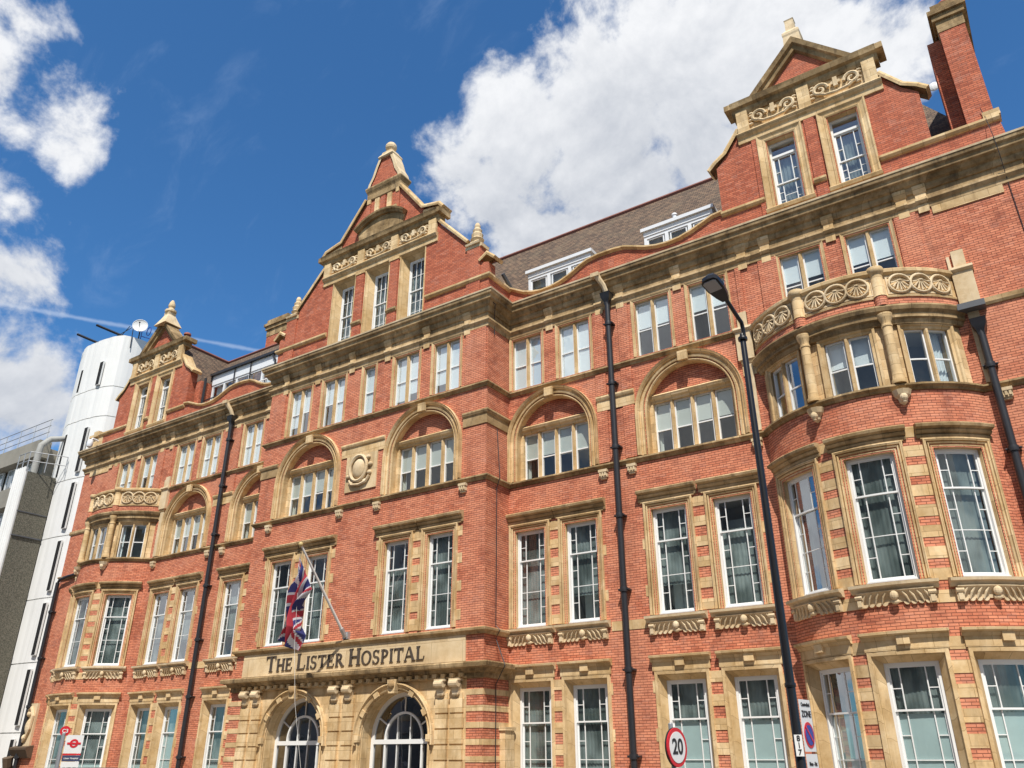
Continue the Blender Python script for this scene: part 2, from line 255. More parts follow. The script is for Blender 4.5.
class MB:
    def __init__(s): s.v = []; s.f = []; s.uv = []; s.mi = []
    def face(s, pts, uvs=None, mi=0):
        b = len(s.v); s.v += [tuple(p) for p in pts]; s.f.append(tuple(range(b, b+len(pts))))
        s.uv.append(uvs or [(0, 0)]*len(pts)); s.mi.append(mi)
    def lf(s, fr, L, mi=0):      # face from local (u,d,z) points, uv from its main direction
        a = Vector(L[1])-Vector(L[0]); c = Vector(L[2])-Vector(L[1]); n = a.cross(c)
        if n.length < 1e-9 and len(L) > 3: n = c.cross(Vector(L[3])-Vector(L[2]))
        ax = [abs(n.x), abs(n.y), abs(n.z)]; k = ax.index(max(ax))
        if k == 1: uv = [(p[0], p[2]) for p in L]
        elif k == 0: uv = [(p[1]+p[0], p[2]) for p in L]
        else: uv = [(p[0], p[1]) for p in L]
        s.face([fr(*p) for p in L], uv, mi)
    def segs(s, fr, u0, u1, st=0.22):
        n = max(1, int(math.ceil((u1-u0)/st))) if fr.bow else 1
        return [u0+(u1-u0)*i/n for i in range(n+1)]
    def box(s, fr, u0, u1, d0, d1, z0, z1, mi=0, ends=True):
        us = s.segs(fr, u0, u1)
        for a, b in zip(us, us[1:]):
            s.lf(fr, [(a, d1, z0), (b, d1, z0), (b, d1, z1), (a, d1, z1)], mi)
            s.lf(fr, [(a, d0, z0), (a, d0, z1), (b, d0, z1), (b, d0, z0)], mi)
            s.lf(fr, [(a, d0, z1), (a, d1, z1), (b, d1, z1), (b, d0, z1)], mi)
            s.lf(fr, [(a, d0, z0), (b, d0, z0), (b, d1, z0), (a, d1, z0)], mi)
        s.lf(fr, [(u0, d0, z0), (u0, d1, z0), (u0, d1, z1), (u0, d0, z1)], mi)
        s.lf(fr, [(u1, d0, z0), (u1, d0, z1), (u1, d1, z1), (u1, d1, z0)], mi)
    def poly(s, fr, P, d0, d1, mi=0):     # prism from a (u,z) outline
        s.lf(fr, [(u, d1, z) for u, z in P], mi); s.lf(fr, [(u, d0, z) for u, z in reversed(P)], mi)
        n = len(P)
        for i in range(n):
            a, b = P[i], P[(i+1) % n]
            s.lf(fr, [(a[0], d0, a[1]), (b[0], d0, b[1]), (b[0], d1, b[1]), (a[0], d1, a[1])], mi)
    def wall(s, fr, u0, u1, z0, z1, holes=(), d=0, mi=0):
        us = {u0, u1}; zs = {z0, z1}
        for h in holes:
            for x in h[:2]:
                if u0 < x < u1: us.add(x)
            for x in h[2:]:
                if z0 < x < z1: zs.add(x)
        us = sorted(us); zs = sorted(zs)
        if fr.bow:
            U = []
            for a, b in zip(us, us[1:]): U += s.segs(fr, a, b)[:-1]
            us = U+[us[-1]]
        for a, b in zip(us, us[1:]):
            for c, e in zip(zs, zs[1:]):
                um, zm = (a+b)/2, (c+e)/2
                if any(h[0] < um < h[1] and h[2] < zm < h[3] for h in holes): continue
                s.lf(fr, [(a, d, c), (b, d, c), (b, d, e), (a, d, e)], mi)
    def sweep(s, path, prof, mapf, side=1, closed=False, mi=0, caps=True):
        n = len(path); P = [Vector(p) for p in path]; nor = []
        for i in range(n):
            a = (P[i]-P[i-1]) if (i > 0 or closed) else None
            b = (P[(i+1) % n]-P[i]) if (i < n-1 or closed) else None
            na = Vector((-a.y, a.x)).normalized() if a is not None else None
            nb = Vector((-b.y, b.x)).normalized() if b is not None else None
            if na is None: m = nb
            elif nb is None: m = na
            else:
                m = (na+nb); m = m.normalized() if m.length > 1e-6 else na
                m = m/max(0.3, m.dot(nb))
            nor.append(m*side)
        rings = [[mapf(P[i].x+nor[i].x*o, P[i].y+nor[i].y*o, h) for o, h in prof] for i in range(n)]
        acc = [0]
        for i in range(1, len(prof)): acc.append(acc[-1]+math.hypot(prof[i][0]-prof[i-1][0], prof[i][1]-prof[i-1][1]))
        L = 0
        for i in range(n if closed else n-1):
            j = (i+1) % n; l2 = L+(P[j]-P[i]).length
            for k in range(len(prof)-1):
                s.face([rings[i][k], rings[j][k], rings[j][k+1], rings[i][k+1]], [(L, acc[k]), (l2, acc[k]), (l2, acc[k+1]), (L, acc[k+1])], mi)
            L = l2
        if caps and not closed:
            s.face(rings[0], [(o, h) for o, h in prof], mi); s.face(list(reversed(rings[-1])), [(o, h) for o, h in reversed(prof)], mi)
    def band(s, fr, path, prof, **k):     # path in (u,z); prof (outward offset, d)
        if fr.bow:
            Q = []
            for a, b in zip(path, path[1:]):
                nn = max(1, int(abs(b[0]-a[0])/0.22)+1) if abs(b[0]-a[0]) > 0.25 else 1
                Q += [(a[0]+(b[0]-a[0])*i/nn, a[1]+(b[1]-a[1])*i/nn) for i in range(nn)]
            path = Q+[path[-1]]
        s.sweep(path, prof, lambda u, z, d: fr(u, d, z), side=1, **k)
    def mould(s, fr, u0, u1, prof, mi=0):     # straight moulding along u, prof (d,z)
        us = s.segs(fr, u0, u1)
        for a, b in zip(us, us[1:]):
            for p, q in zip(prof, prof[1:]):
                s.lf(fr, [(a, p[0], p[1]), (b, p[0], p[1]), (b, q[0], q[1]), (a, q[0], q[1])], mi)
        s.face([fr(u0, d, z) for d, z in prof], [(d, z) for d, z in prof], mi); s.face([fr(u1, d, z) for d, z in reversed(prof)], [(d, z) for d, z in reversed(prof)], mi)
    def tube(s, pts, r, n=8, mi=0, cap=True):
        pts = [Vector(p) for p in pts]; rs = r if isinstance(r, (list, tuple)) else [r]*len(pts); rings = []; ref = None
        for i, p in enumerate(pts):
            t = (pts[min(i+1, len(pts)-1)]-pts[max(i-1, 0)]).normalized()
            if ref is None:
                ref = Vector((0, 0, 1)) if abs(t.z) < 0.9 else Vector((1, 0, 0))
            a = t.cross(ref).normalized(); ref = a.cross(t).normalized(); b2 = ref
            rings.append([p+(a*cos(2*pi*k/n)+b2*sin(2*pi*k/n))*rs[i] for k in range(n)])
        for i in range(len(rings)-1):
            for k in range(n):
                j = (k+1) % n
                s.face([rings[i][k], rings[i][j], rings[i+1][j], rings[i+1][k]], [(k*.1, i*.2), (j*.1, i*.2), (j*.1, i*.2+.2), (k*.1, i*.2+.2)], mi)
        if cap: s.face(list(reversed(rings[0])), None, mi); s.face(rings[-1], None, mi)
    def lathe(s, c, prof, n=16, mi=0, sq=False):
        cx, cy, cz = c; R = []
        for r, z in prof:
            if sq: ring = [(cx+dx*r, cy+dy*r, cz+z) for dx, dy in ((-1, -1), (1, -1), (1, 1), (-1, 1))]
            else: ring = [(cx+r*cos(2*pi*k/n), cy+r*sin(2*pi*k/n), cz+z) for k in range(n)]
            R.append(ring)
        m = len(R[0])
        for i in range(len(R)-1):
            for k in range(m):
                j = (k+1) % m
                w = 2*pi*max(prof[i][0], .05)/m
                s.face([R[i][k], R[i][j], R[i+1][j], R[i+1][k]], [(k*w, prof[i][1]), (k*w+w, prof[i][1]), (k*w+w, prof[i+1][1]), (k*w, prof[i+1][1])], mi)
        s.face(list(reversed(R[0])), None, mi); s.face(R[-1], None, mi)
    def rlathe(s, c, prof, mi=0):      # rectangular: (half x, half y, z)
        cx, cy, cz = c; R_ = [[(cx+dx*hx, cy+dy*hy, cz+z) for dx, dy in ((-1, -1), (1, -1), (1, 1), (-1, 1))] for hx, hy, z in prof]
        for i in range(len(R_)-1):
            for k in range(4):
                j = (k+1) % 4; ax_ = 0 if k % 2 == 0 else 1
                P = [R_[i][k], R_[i][j], R_[i+1][j], R_[i+1][k]]; s.face(P, [(p[ax_], p[2]) for p in P], mi)
        s.face(list(reversed(R_[0])), None, mi); s.face(R_[-1], None, mi)
    def sphere(s, c, r, sc=(1, 1, 1), n=12, mi=0):
        c = Vector(c)
        rings = [[c+Vector((r*sc[0]*sin(pi*i/8)*cos(2*pi*k/n), r*sc[1]*sin(pi*i/8)*sin(2*pi*k/n), r*sc[2]*cos(pi*i/8))) for k in range(n)] for i in range(9)]
        for i in range(8):
            for k in range(n):
                j = (k+1) % n; P = [rings[i][k], rings[i][j], rings[i+1][j], rings[i+1][k]]
                if i == 0: P = [P[0], P[2], P[3]]
                if i == 7: P = [P[0], P[1], P[2]]
                s.face(P, None, mi)
    def groups(s):
        key = {}; par = []
        def find(a):
            while par[a] != a: par[a] = par[par[a]]; a = par[a]
            return a
        vid = []
        for v in s.v:
            k = (round(v[0]*1000), round(v[1]*1000), round(v[2]*1000))
            if k not in key: key[k] = len(par); par.append(len(par))
            vid.append(key[k])
        for f in s.f:
            a = find(vid[f[0]])
            for i in f[1:]: par[find(vid[i])] = a
        comp = {}
        for n_, f in enumerate(s.f): comp.setdefault(find(vid[f[0]]), []).append(n_)
        L = []
        for fs in comp.values():
            P = [s.v[i] for n_ in fs for i in s.f[n_]]
            L.append(([min(p[k] for p in P)-.02 for k in range(3)], [max(p[k] for p in P)+.02 for k in range(3)], fs))
        ch = True
        while ch and len(L) > 1:
            ch = False; out = []
            for a in L:
                for k_, b in enumerate(out):
                    if all(a[0][q] <= b[1][q] and b[0][q] <= a[1][q] for q in range(3)):
                        out[k_] = ([min(a[0][q], b[0][q]) for q in range(3)], [max(a[1][q], b[1][q]) for q in range(3)], a[2]+b[2]); ch = True; break
                else: out.append(a)
            L = out
        return [x[2] for x in L]
    def split(s, *a, **k):      # one object for each separate piece
        r = None
        for fs in s.groups():
            m_ = MB(); m_.v = s.v; m_.f = [s.f[i] for i in fs]; m_.uv = [s.uv[i] for i in fs]; m_.mi = [s.mi[i] for i in fs]
            used = sorted({i for f in m_.f for i in f}); mp = {o: n for n, o in enumerate(used)}
            m_.v = [s.v[i] for i in used]; m_.f = [tuple(mp[i] for i in f) for f in m_.f]
            r = m_.obj1(*a, **k)
        return r
    def obj(s, name, *a, **k):
        if name in SPLIT: return s.split(name, *a, **k)
        return s.obj1(name, *a, **k)
    def obj1(s, name, mats, parent=None, smooth=False, kind=None, origin=None):
        me = bpy.data.meshes.new(name)
        bm = bmesh.new(); uvl = bm.loops.layers.uv.new('UVMap')
        vs = [bm.verts.new(v) for v in s.v]; sm = smooth
        for f, uv, mi in zip(s.f, s.uv, s.mi):
            try: fc = bm.faces.new([vs[i] for i in f])
            except ValueError: continue
            fc.material_index = mi; fc.smooth = sm
            for lp, q in zip(fc.loops, uv): lp[uvl].uv = q
        bmesh.ops.remove_doubles(bm, verts=bm.verts, dist=0.0004)
        bmesh.ops.recalc_face_normals(bm, faces=bm.faces)
        if origin: bmesh.ops.translate(bm, verts=bm.verts, vec=-Vector(origin))
        bm.to_mesh(me); bm.free()
        if smooth:
            try: me.set_sharp_from_angle(angle=radians(40))
            except Exception: pass
        for m_ in (mats if isinstance(mats, (list, tuple)) else [mats]): me.materials.append(M[m_])
        o = bpy.data.objects.new(name, me); COL.objects.link(o)
        if origin: o.location = origin
        if parent is not None:
            o.parent = parent
            if parent.type == 'EMPTY': o.matrix_parent_inverse = Matrix.Translation(parent.location).inverted()
        if kind: o['kind'] = kind
        return o
def tag(o, label, cat, group=None):
    o['label'] = label; o['category'] = cat
    if group: o['group'] = group
    return o
def thing(name, label, cat, loc=(0, 0, 0), group=None):
    o = bpy.data.objects.new(name, None); COL.objects.link(o); o.location = loc
    return tag(o, label, cat, group)
def arc(c, z, R, a0, a1, n=24):
    return [(c+R*cos(radians(a0+(a1-a0)*i/n)), z+R*sin(radians(a0+(a1-a0)*i/n))) for i in range(n+1)]
def textmesh(name, body, size, mat, mx, parent, extrude=0.004):
    cu = bpy.data.curves.new(name, 'FONT'); cu.body = body; cu.size = size; cu.extrude = extrude; cu.offset = size*0.022; cu.align_x = 'CENTER'; cu.align_y = 'CENTER'
    to = bpy.data.objects.new(name+'_src', cu); COL.objects.link(to)
    bpy.context.view_layer.update()
    me = bpy.data.meshes.new_from_object(to.evaluated_get(bpy.context.evaluated_depsgraph_get()))
    bpy.data.objects.remove(to); me.transform(mx); me.materials.clear(); me.materials.append(M[mat])
    o = bpy.data.objects.new(name, me); COL.objects.link(o); o.parent = parent
    if parent.type == 'EMPTY': o.matrix_parent_inverse = Matrix.Translation(parent.location).inverted()
    return o

GZ = -0.30
# ------------------------------------------------------------------ the setting: ground, road, pavements
mb = MB(); G = Flat((0, 0, 0), (1, 0, 0), (0, 1, 0))
mb.face([(-2500, -2500, GZ-.16), (2500, -2500, GZ-.16), (2500, 2500, GZ-.16), (-2500, 2500, GZ-.16)]); mb.obj('ground', 'ground', kind='structure')
mb = MB(); mb.face([(-300, -19.4, GZ-.13), (300, -19.4, GZ-.13), (300, -9.6, GZ-.13), (-300, -9.6, GZ-.13)]); mb.obj('road', 'asphalt', kind='structure')
mb = MB(); mb.box(G, -300, 300, -9.45, 20, GZ-.15, GZ); mb.obj('pavement', 'paving', kind='structure')
mb = MB(); mb.box(G, -300, 300, -31, -19.55, GZ-.15, GZ); mb.obj('pavement', 'paving', kind='structure')
mb = MB(); mb.box(G, -300, 300, -9.6, -9.452, GZ-.15, GZ-.004); mb.box(G, -300, 300, -19.548, -19.4, GZ-.15, GZ-.004); mb.obj('kerb', 'kerb_stone', kind='structure')
mb = MB()
for i in range(-30, 30): mb.face([(i*6, -14.45, GZ-.126), (i*6+3, -14.45, GZ-.126), (i*6+3, -14.33, GZ-.126), (i*6, -14.33, GZ-.126)])
mb.obj('road_marking', 'road_paint', kind='structure')

# ------------------------------------------------------------------ the hospital building
H = thing('hospital_building', 'long red brick and buff stone hospital with gables, bow windows and arched entrance doors', 'building', (0, 0, GZ))
BR = 'brick'
arcL = [( -18.3+3.55*sin(t), 3.5-3.55*cos(t)) for t in [(-UE+2*UE*i/20)/3.55 for i in range(21)]]
arcR = [(x+36.6, y) for x, y in arcL]
base_path = [(-23.6, 12), (-23.6, D), (-6, D), (-6, 0), (6, 0), (6, D), (23.6, D), (23.6, 12)]
bow_path = [(-23.6, 12), (-23.6, D)]+arcL+[(-6, D), (-6, 0), (6, 0), (6, D)]+arcR+[(23.6, D), (23.6, 12)]
def plan(x, y, h): return Vector((x, y, h))
def course(name, path, prof, mat='stone_dull', side=-1):
    b = MB(); b.sweep(path, prof, plan, side=side); return b.obj(name, mat, H)

# window register: (frame, centre u, half width, z0, z1, kind)
WIN = []
for s in (1, -1):
    for c in (6.86, 8.86, 12.02, 14.07):
        WIN.append((FW, s*c, 0.585, 5.48, 8.74, 'tall')); WIN.append((FW, s*c, 0.605, 0.35, 3.63, 'ground'))
    for c in (6.80, 8.88, 12.03, 14.08): WIN.append((FW, s*c, 0.64, 14.2, 16.33, 'pair'))
    for c in (17.22, 19.28): WIN.append((FW, s*c, 0.63, 14.2, 16.33, 'pair'))
    for c in (7.83, 13.05): WIN.append((FW, s*c, 1.36, 10.56, 12.43, 'four'))
    for t in (-35.5, 0, 35.5):
        u = radians(t)*3.55
        WIN.append((FB[s], u, 0.625, 5.48, 8.74, 'tall')); WIN.append((FB[s], u, 0.66, 0.35, 3.63, 'ground'))
        WIN.append((FB[s], u, 0.64, 10.56, 12.25, 'bowpair'))
    for c in (2.04, 4.05):
        WIN.append((FC, s*c, 0.565, 5.48, 8.74, 'tall'))
    for c in (2.02, 4.06): WIN.append((FC, s*c, 0.62, 14.2, 16.33, 'pair'))
    WIN.append((FC, s*3.05, 1.36, 10.56, 12.43, 'four'))
    WIN.append((FC, s*2.02, 0.45, 17.93, 21.06, 'gable3'))
    for c in (17.27, 19.33): WIN.append((FW, s*c, 0.46, 18.22, 21.02, 'gable2'))
WIN.append((FC, 0, 0.30, 14.2, 16.33, 'single'))
WIN.append((FC, 0, 0.45, 17.93, 21.06, 'gable3'))

def holes_for(fr, pred=lambda z: True):
    R = []
    for f, c, h, z0, z1, k in WIN:
        if f is fr and pred(z0):
            if k == 'four': R.append((c-1.5, c+1.5, z0-.02, 13.55))
            elif k == 'bowpair': continue
            elif k == 'ground': R.append((c-h-.15, c+h+.15, z0, z1+.15))
            elif k == 'gable3': R.append((c-h-.27, c+h+.27, z0, z1+.22))
            else: R.append((c-h, c+h, z0, z1))
    return R
def spandrels(mb, fr, c, zs, R, ztop, d=0):
    A = arc(c, zs, R, 180, 0, 24)
    for a, b in zip(A, A[1:]): mb.lf(fr, [(a[0], d, a[1]), (b[0], d, b[1]), (b[0], d, ztop), (a[0], d, ztop)])
# walls
mb = MB()
doors = [(-2.4, ), (2.4, )]
dh = [(c-1.45, c+1.45, GZ, 3.60) for c in (-2.4, 2.4)]
hc = holes_for(FC, lambda z: z < 17)
mb.wall(FC, -6, 6, 4.2, 17.75, hc)
for s in (1, -1): spandrels(mb, FC, s*3.05, 12.05, 1.5, 13.55)
SR = Flat((6, 0, 0), (0, 1, 0), (1, 0, 0)); SL = Flat((-6, 0, 0), (0, 1, 0), (-1, 0, 0))
for f in (SR, SL): mb.wall(f, 0, D, GZ, 17.75)
WL = {'C': mb}
mb = MB(); mb.wall(FC, -6, 6, GZ, 4.2, dh)
for c in (-2.4, 2.4): spandrels(mb, FC, c, 2.15, 1.45, 3.60)
WL['E'] = mb
for s in (1, -1):
    mb = MB(); hw = holes_for(FW, lambda z: z < 17)
    ua, ub = 18.3-2.89+.25, 18.3+2.89-.25
    a0, a1 = (6, ua) if s > 0 else (-ua, -6)
    mb.wall(FW, a0, a1, GZ, 13.98, hw); 
    for c in (7.83, 13.05): spandrels(mb, FW, s*c, 12.05, 1.5, 13.55)
    b0, b1 = (ub, 23.6) if s > 0 else (-23.6, -ub)
    mb.wall(FW, b0, b1, GZ, 13.98, ())
    c0, c1 = (6, 23.6) if s > 0 else (-23.6, -6)
    mb.wall(FW, c0, c1, 13.98, 17.75, hw)
    E_ = Flat((s*23.6, 0, 0), (0, 1, 0), (s, 0, 0)); mb.wall(E_, D, 12, GZ, 17.75)
    WL['W', s] = mb
    mb = MB(); fb_ = FB[s]
    mb.wall(fb_, -UE, UE, GZ, 10.40, holes_for(fb_)); WL['B', s] = mb
mb = MB(); mb.box(G, -23.55, 23.55, 11.5, 12, GZ, 18.0); mb.obj('rear_wall', BR, H)

# ---- windows
def frame_rect(mb, fr, u0, u1, z0, z1, w, d0, d1, mi=0, wb=None):
    wb = wb or w
    mb.box(fr, u0, u0+w, d0, d1, z0, z1, mi); mb.box(fr, u1-w, u1, d0, d1, z0, z1, mi)
    mb.box(fr, u0+w, u1-w, d0, d1, z1-w, z1, mi); mb.box(fr, u0+w, u1-w, d0, d1, z0, z0+wb, mi)
def sash(mb, fr, u0, u1, z0, z1, d, cols, rows_side, rows_mid, w=0.045, m=0.021):
    frame_rect(mb, fr, u0, u1, z0, z1, w, d-.04, d)
    a, b = u0+w, u1-w; W_ = b-a; c, e = z0+w, z1-w; Hh = e-c
    cs = [a+W_*x for x in cols]
    for x in cs: mb.box(fr, x-m/2-.004, x+m/2+.004, d-.034, d-.006, c, e)
    def hb(x0, x1, fs):
        for f in fs: mb.box(fr, x0, x1, d-.032, d-.008, c+Hh*f-m/2, c+Hh*f+m/2)
    if len(cs) == 2:
        hb(a, cs[0]-m/2, rows_side); hb(cs[0]+m/2, cs[1]-m/2, rows_mid); hb(cs[1]+m/2, b, rows_side)
    else: hb(a, b, rows_mid)
def drape(mb, fr, u0, u1, z0, z1, d, amp=0.03, wl=0.11):
    n = max(4, int((u1-u0)/wl*4)); P = [(u0+(u1-u0)*i/n, d+amp*sin(i*pi/2+u0)+amp*.5*sin(i*1.3)) for i in range(n+1)]
    for a, b in zip(P, P[1:]): mb.lf(fr, [(a[0], a[1], z0), (b[0], b[1], z0), (b[0], b[1], z1), (a[0], a[1], z1)])
def win_obj(idx, fr, c, h, z0, z1, kind):
    rnd = random.Random(int(idx*37+z0*10+c*3))
    rec = {'tall': .14, 'ground': .26, 'pair': .14, 'single': .14, 'four': .38, 'bowpair': .22, 'gable3': .34, 'gable2': .22}[kind]
    f = MB(); g = MB(); st = MB(); bl = MB(); u0, u1 = c-h, c+h; d = -rec
    blm = 'blind'; room = 'interior'; lights = [(u0, u1)]
    fw = .06
    if kind in ('tall', 'ground'):
        zm = (z0+2.24) if kind == 'tall' else 2.57
        frame_rect(f, fr, u0+.002, u1-.002, z0, z1-.002, .07, d-.14, d, wb=.09)
        f.box(fr, u0, u1, d, d+.05, z0, z0+.05)
        sash(f, fr, u0+.07, u1-.07, zm-.02, z1-.07, d-.03, (.21, .79), (.5,), ())
        sash(f, fr, u0+.07, u1-.07, z0+.09, zm+.025, d-.075, (.21, .79), (.25, .5, .75), (.5,))
        g.wall(fr, u0+.1, u1-.1, zm+.02, z1-.1, d=d-.05); g.wall(fr, u0+.1, u1-.1, z0+.12, zm-.01, d=d-.095)
    elif kind == 'gable2':
        zt = z1-.58; zm = z0+1.08
        frame_rect(f, fr, u0, u1, z0, z1, .06, d-.12, d, wb=.08)
        f.box(fr, u0+.06, u1-.06, d-.1, d+.01, zt-.04, zt+.05)
        sash(f, fr, u0+.06, u1-.06, zm-.02, zt-.04, d-.03, (.21, .79), (.45,), ())
        sash(f, fr, u0+.06, u1-.06, z0+.08, zm+.025, d-.07, (.21, .79), (.33, .66), (.5,))
        g.wall(fr, u0+.06, u1-.06, z0+.08, z1-.06, d=d-.085)
    elif kind == 'gable3':
        zm = z0+1.62
        frame_rect(f, fr, u0, u1, z0, z1, .06, d-.12, d, wb=.08)
        sash(f, fr, u0+.06, u1-.06, zm-.02, z1-.06, d-.03, (.36, .72), (.5,), (.5,))
        sash(f, fr, u0+.06, u1-.06, z0+.08, zm+.025, d-.07, (.36, .72), (.33, .66), (.33, .66))
        g.wall(fr, u0+.06, u1-.06, z0+.08, z1-.06, d=d-.085)
    else:
        n = {'pair': 2, 'bowpair': 2, 'four': 4, 'single': 1}[kind]; mw_ = .13
        lw = (u1-u0-mw_*(n-1))/n; lights = [(u0+i*(lw+mw_), u0+i*(lw+mw_)+lw) for i in range(n)]
        for i in range(n-1):
            x = lights[i][1]
            st.band(fr, [(x+mw_/2, z0), (x+mw_/2, z1)], [(mw_/2, d-.12), (mw_/2, d+.03), (mw_/2-.035, d+.10), (-mw_/2+.035, d+.10), (-mw_/2, d+.03), (-mw_/2, d-.12)])
        for a, b in lights:
            frame_rect(f, fr, a, b, z0, z1, .045, d-.09, d, wb=.05)
            zm = z0+(z1-z0)*.48
            f.box(fr, a+.045, b-.045, d-.07, d-.02, zm-.02, zm+.02)
            g.wall(fr, a+.04, b-.04, z0+.04, z1-.04, d=d-.05)
    win = f.obj('window', 'white_paint', H)
    g.obj('glass', 'dark_glass' if kind == 'dummy' else 'glass', win)
    # stone dressing of the opening
    e = .0
    if kind == 'tall':
        st.band(fr, [(u0, z0), (u0, z1), (u1, z1), (u1, z0)], [(0, d-.02), (0, -.05), (.03, -.03), (.035, .01), (.065, .015), (.07, -.035), (.095, -.035), (.10, .04), (.135, .06), (.14, .0), (.165, .0), (.17, .07), (.215, .09), (.235, .085), (.24, 0)])
    elif kind == 'ground':
        st.band(fr, [(u0, z0), (u0, z1), (u1, z1), (u1, z0)], [(0, d-.02), (0, d+.03), (.15, .0), (.15, .045), (.235, .055), (.25, 0)])
    elif kind in ('pair', 'single'):
        st.band(fr, [(u0, z0), (u0, z1), (u1, z1), (u1, z0)], [(0, d-.02), (0, -.03), (.05, .02), (.07, .02), (.13, .05), (.14, 0)])
    elif kind == 'bowpair':
        st.band(fr, [(u0, z0), (u0, z1), (u1, z1), (u1, z0)], [(0, d-.02), (0, d+.08), (.07, d+.10), (.09, d+.15), (.16, d+.16), (.16, d+.1)])
    elif kind == 'gable2':
        st.band(fr, [(u0, z0), (u0, z1), (u1, z1), (u1, z0)], [(0, d-.02), (0, -.08), (.04, .03), (.1, .05), (.13, .03), (.22, .06), (.27, .10), (.31, .10), (.32, 0)])
        st.mould(fr, u0-.34, u1+.34, [(0, z0-.16), (.12, z0-.14), (.16, z0-.03), (.15, z0), (0, z0)])
    elif kind == 'gable3':
        st.band(fr, [(u0, z0), (u0, z1), (u1, z1), (u1, z0)], [(0, d-.02), (0, d+.02), (.22, -.01), (.22, .03), (.27, .03), (.27, -.02)])
    if st.f: st.obj('stone_surround', 'stone', win)
    # blinds / curtains / room
    dz = d-.20
    if kind in ('pair', 'single'):
        for i, (a, b) in enumerate(lights):
            if fr is FW and 6 < abs(c) < 10: fr_ = 0.97
            elif fr is FW and c > 0: fr_ = .42+.06*rnd.random()
            else: fr_ = rnd.choice([.95, .9, .55, .8])
            if kind == 'single': fr_ = .97
            bl.wall(fr, a+.03, b-.03, z1-(z1-z0)*fr_, z1-.03, d=d-.068)
    elif kind == 'four':
        blm = 'blind_cream'
        for i, (a, b) in enumerate(lights): bl.wall(fr, a+.03, b-.03, z1-(z1-z0)*rnd.choice([.48, .5, .52, .55]), z1-.03, d=d-.068)
        drape(bl, fr, lights[0][0], lights[0][0]+.16, z0, z1, dz)
    elif kind == 'bowpair':
        if fr is FB[1]:
            drape(bl, fr, c+.30, c+.60, z0, z1, dz-.05) if c > .5 else bl.wall(fr, u0, c-.08, z1-.75, z1, d=dz)
            if abs(c) < .5: bl.wall(fr, c+.1, u1, z1-.8, z1, d=dz)
        else: drape(bl, fr, u0, u0+.12, z0, z1, dz)
    elif kind == 'tall':
        blm = 'net'; q_ = rnd.random()
        if fr.bow: drape(bl, fr, u0+.05, u1-.05, z0, z1, d-.22, .006)
        elif q_ < .55: drape(bl, fr, u0+.05, u1-.05, z0, z0+(z1-z0)*rnd.choice([.72, 1.0, 1.0]), d-.22, .006)
        else: drape(bl, fr, u0+.05, u1-.05, z0+.9, z1, d-.22, .006)
        bk = MB(); bk.wall(fr, u0+.2, u1-.35, z0+.2, z0+1.1+rnd.random(), d=d-.7); bk.wall(fr, u0+.1, u1-.1, z1-.9, z1-.5, d=d-.75); bk.obj('curtain', 'curtain', win)
    elif kind == 'ground':
        blm = 'film'
        bl.wall(fr, u0+.08, u1-.08, z0, 2.5 if fr is FB[1] or rnd.random() < .3 else 1.3, d=d-.12)
        nb = MB(); drape(nb, fr, u0+.08, u1-.08, z0, z1, d-.17, .006); nb.obj('curtain', 'net', win)
        bl.box(fr, u0+.08, u1-.08, dz-.3, dz-.22, 2.75, 3.0)
    elif kind == 'gable2':
        blm = 'net'; drape(bl, fr, u0+.05, u1-.05, z0, z1-.6, d-.2, .02)
    elif kind == 'gable3':
        blm = 'net'; drape(bl, fr, u0+.05, u1-.05, z0, z1-.3, d-.2, .03)
    if bl.f: bl.obj('curtain' if blm in ('curtain', 'net') else 'blind', blm, win)
    r = MB(); a, b = u0-.05, u1+.05; q = 1.0 if not fr.bow else .8
    db, df = d-.16-q, d-.13
    r.lf(fr, [(a, db, z0), (b, db, z0), (b, db, z1), (a, db, z1)]); r.lf(fr, [(a, db, z0), (a, df, z0), (a, df, z1), (a, db, z1)]); r.lf(fr, [(b, db, z0), (b, df, z0), (b, df, z1), (b, db, z1)])
    r.lf(fr, [(a, db, z0), (b, db, z0), (b, df, z0), (a, df, z0)]); r.lf(fr, [(a, db, z1), (b, db, z1), (b, df, z1), (a, df, z1)], 1)
    r.obj('room_interior', ['interior', 'room_white'], win)
for i, w in enumerate(WIN): win_obj(i, *w)

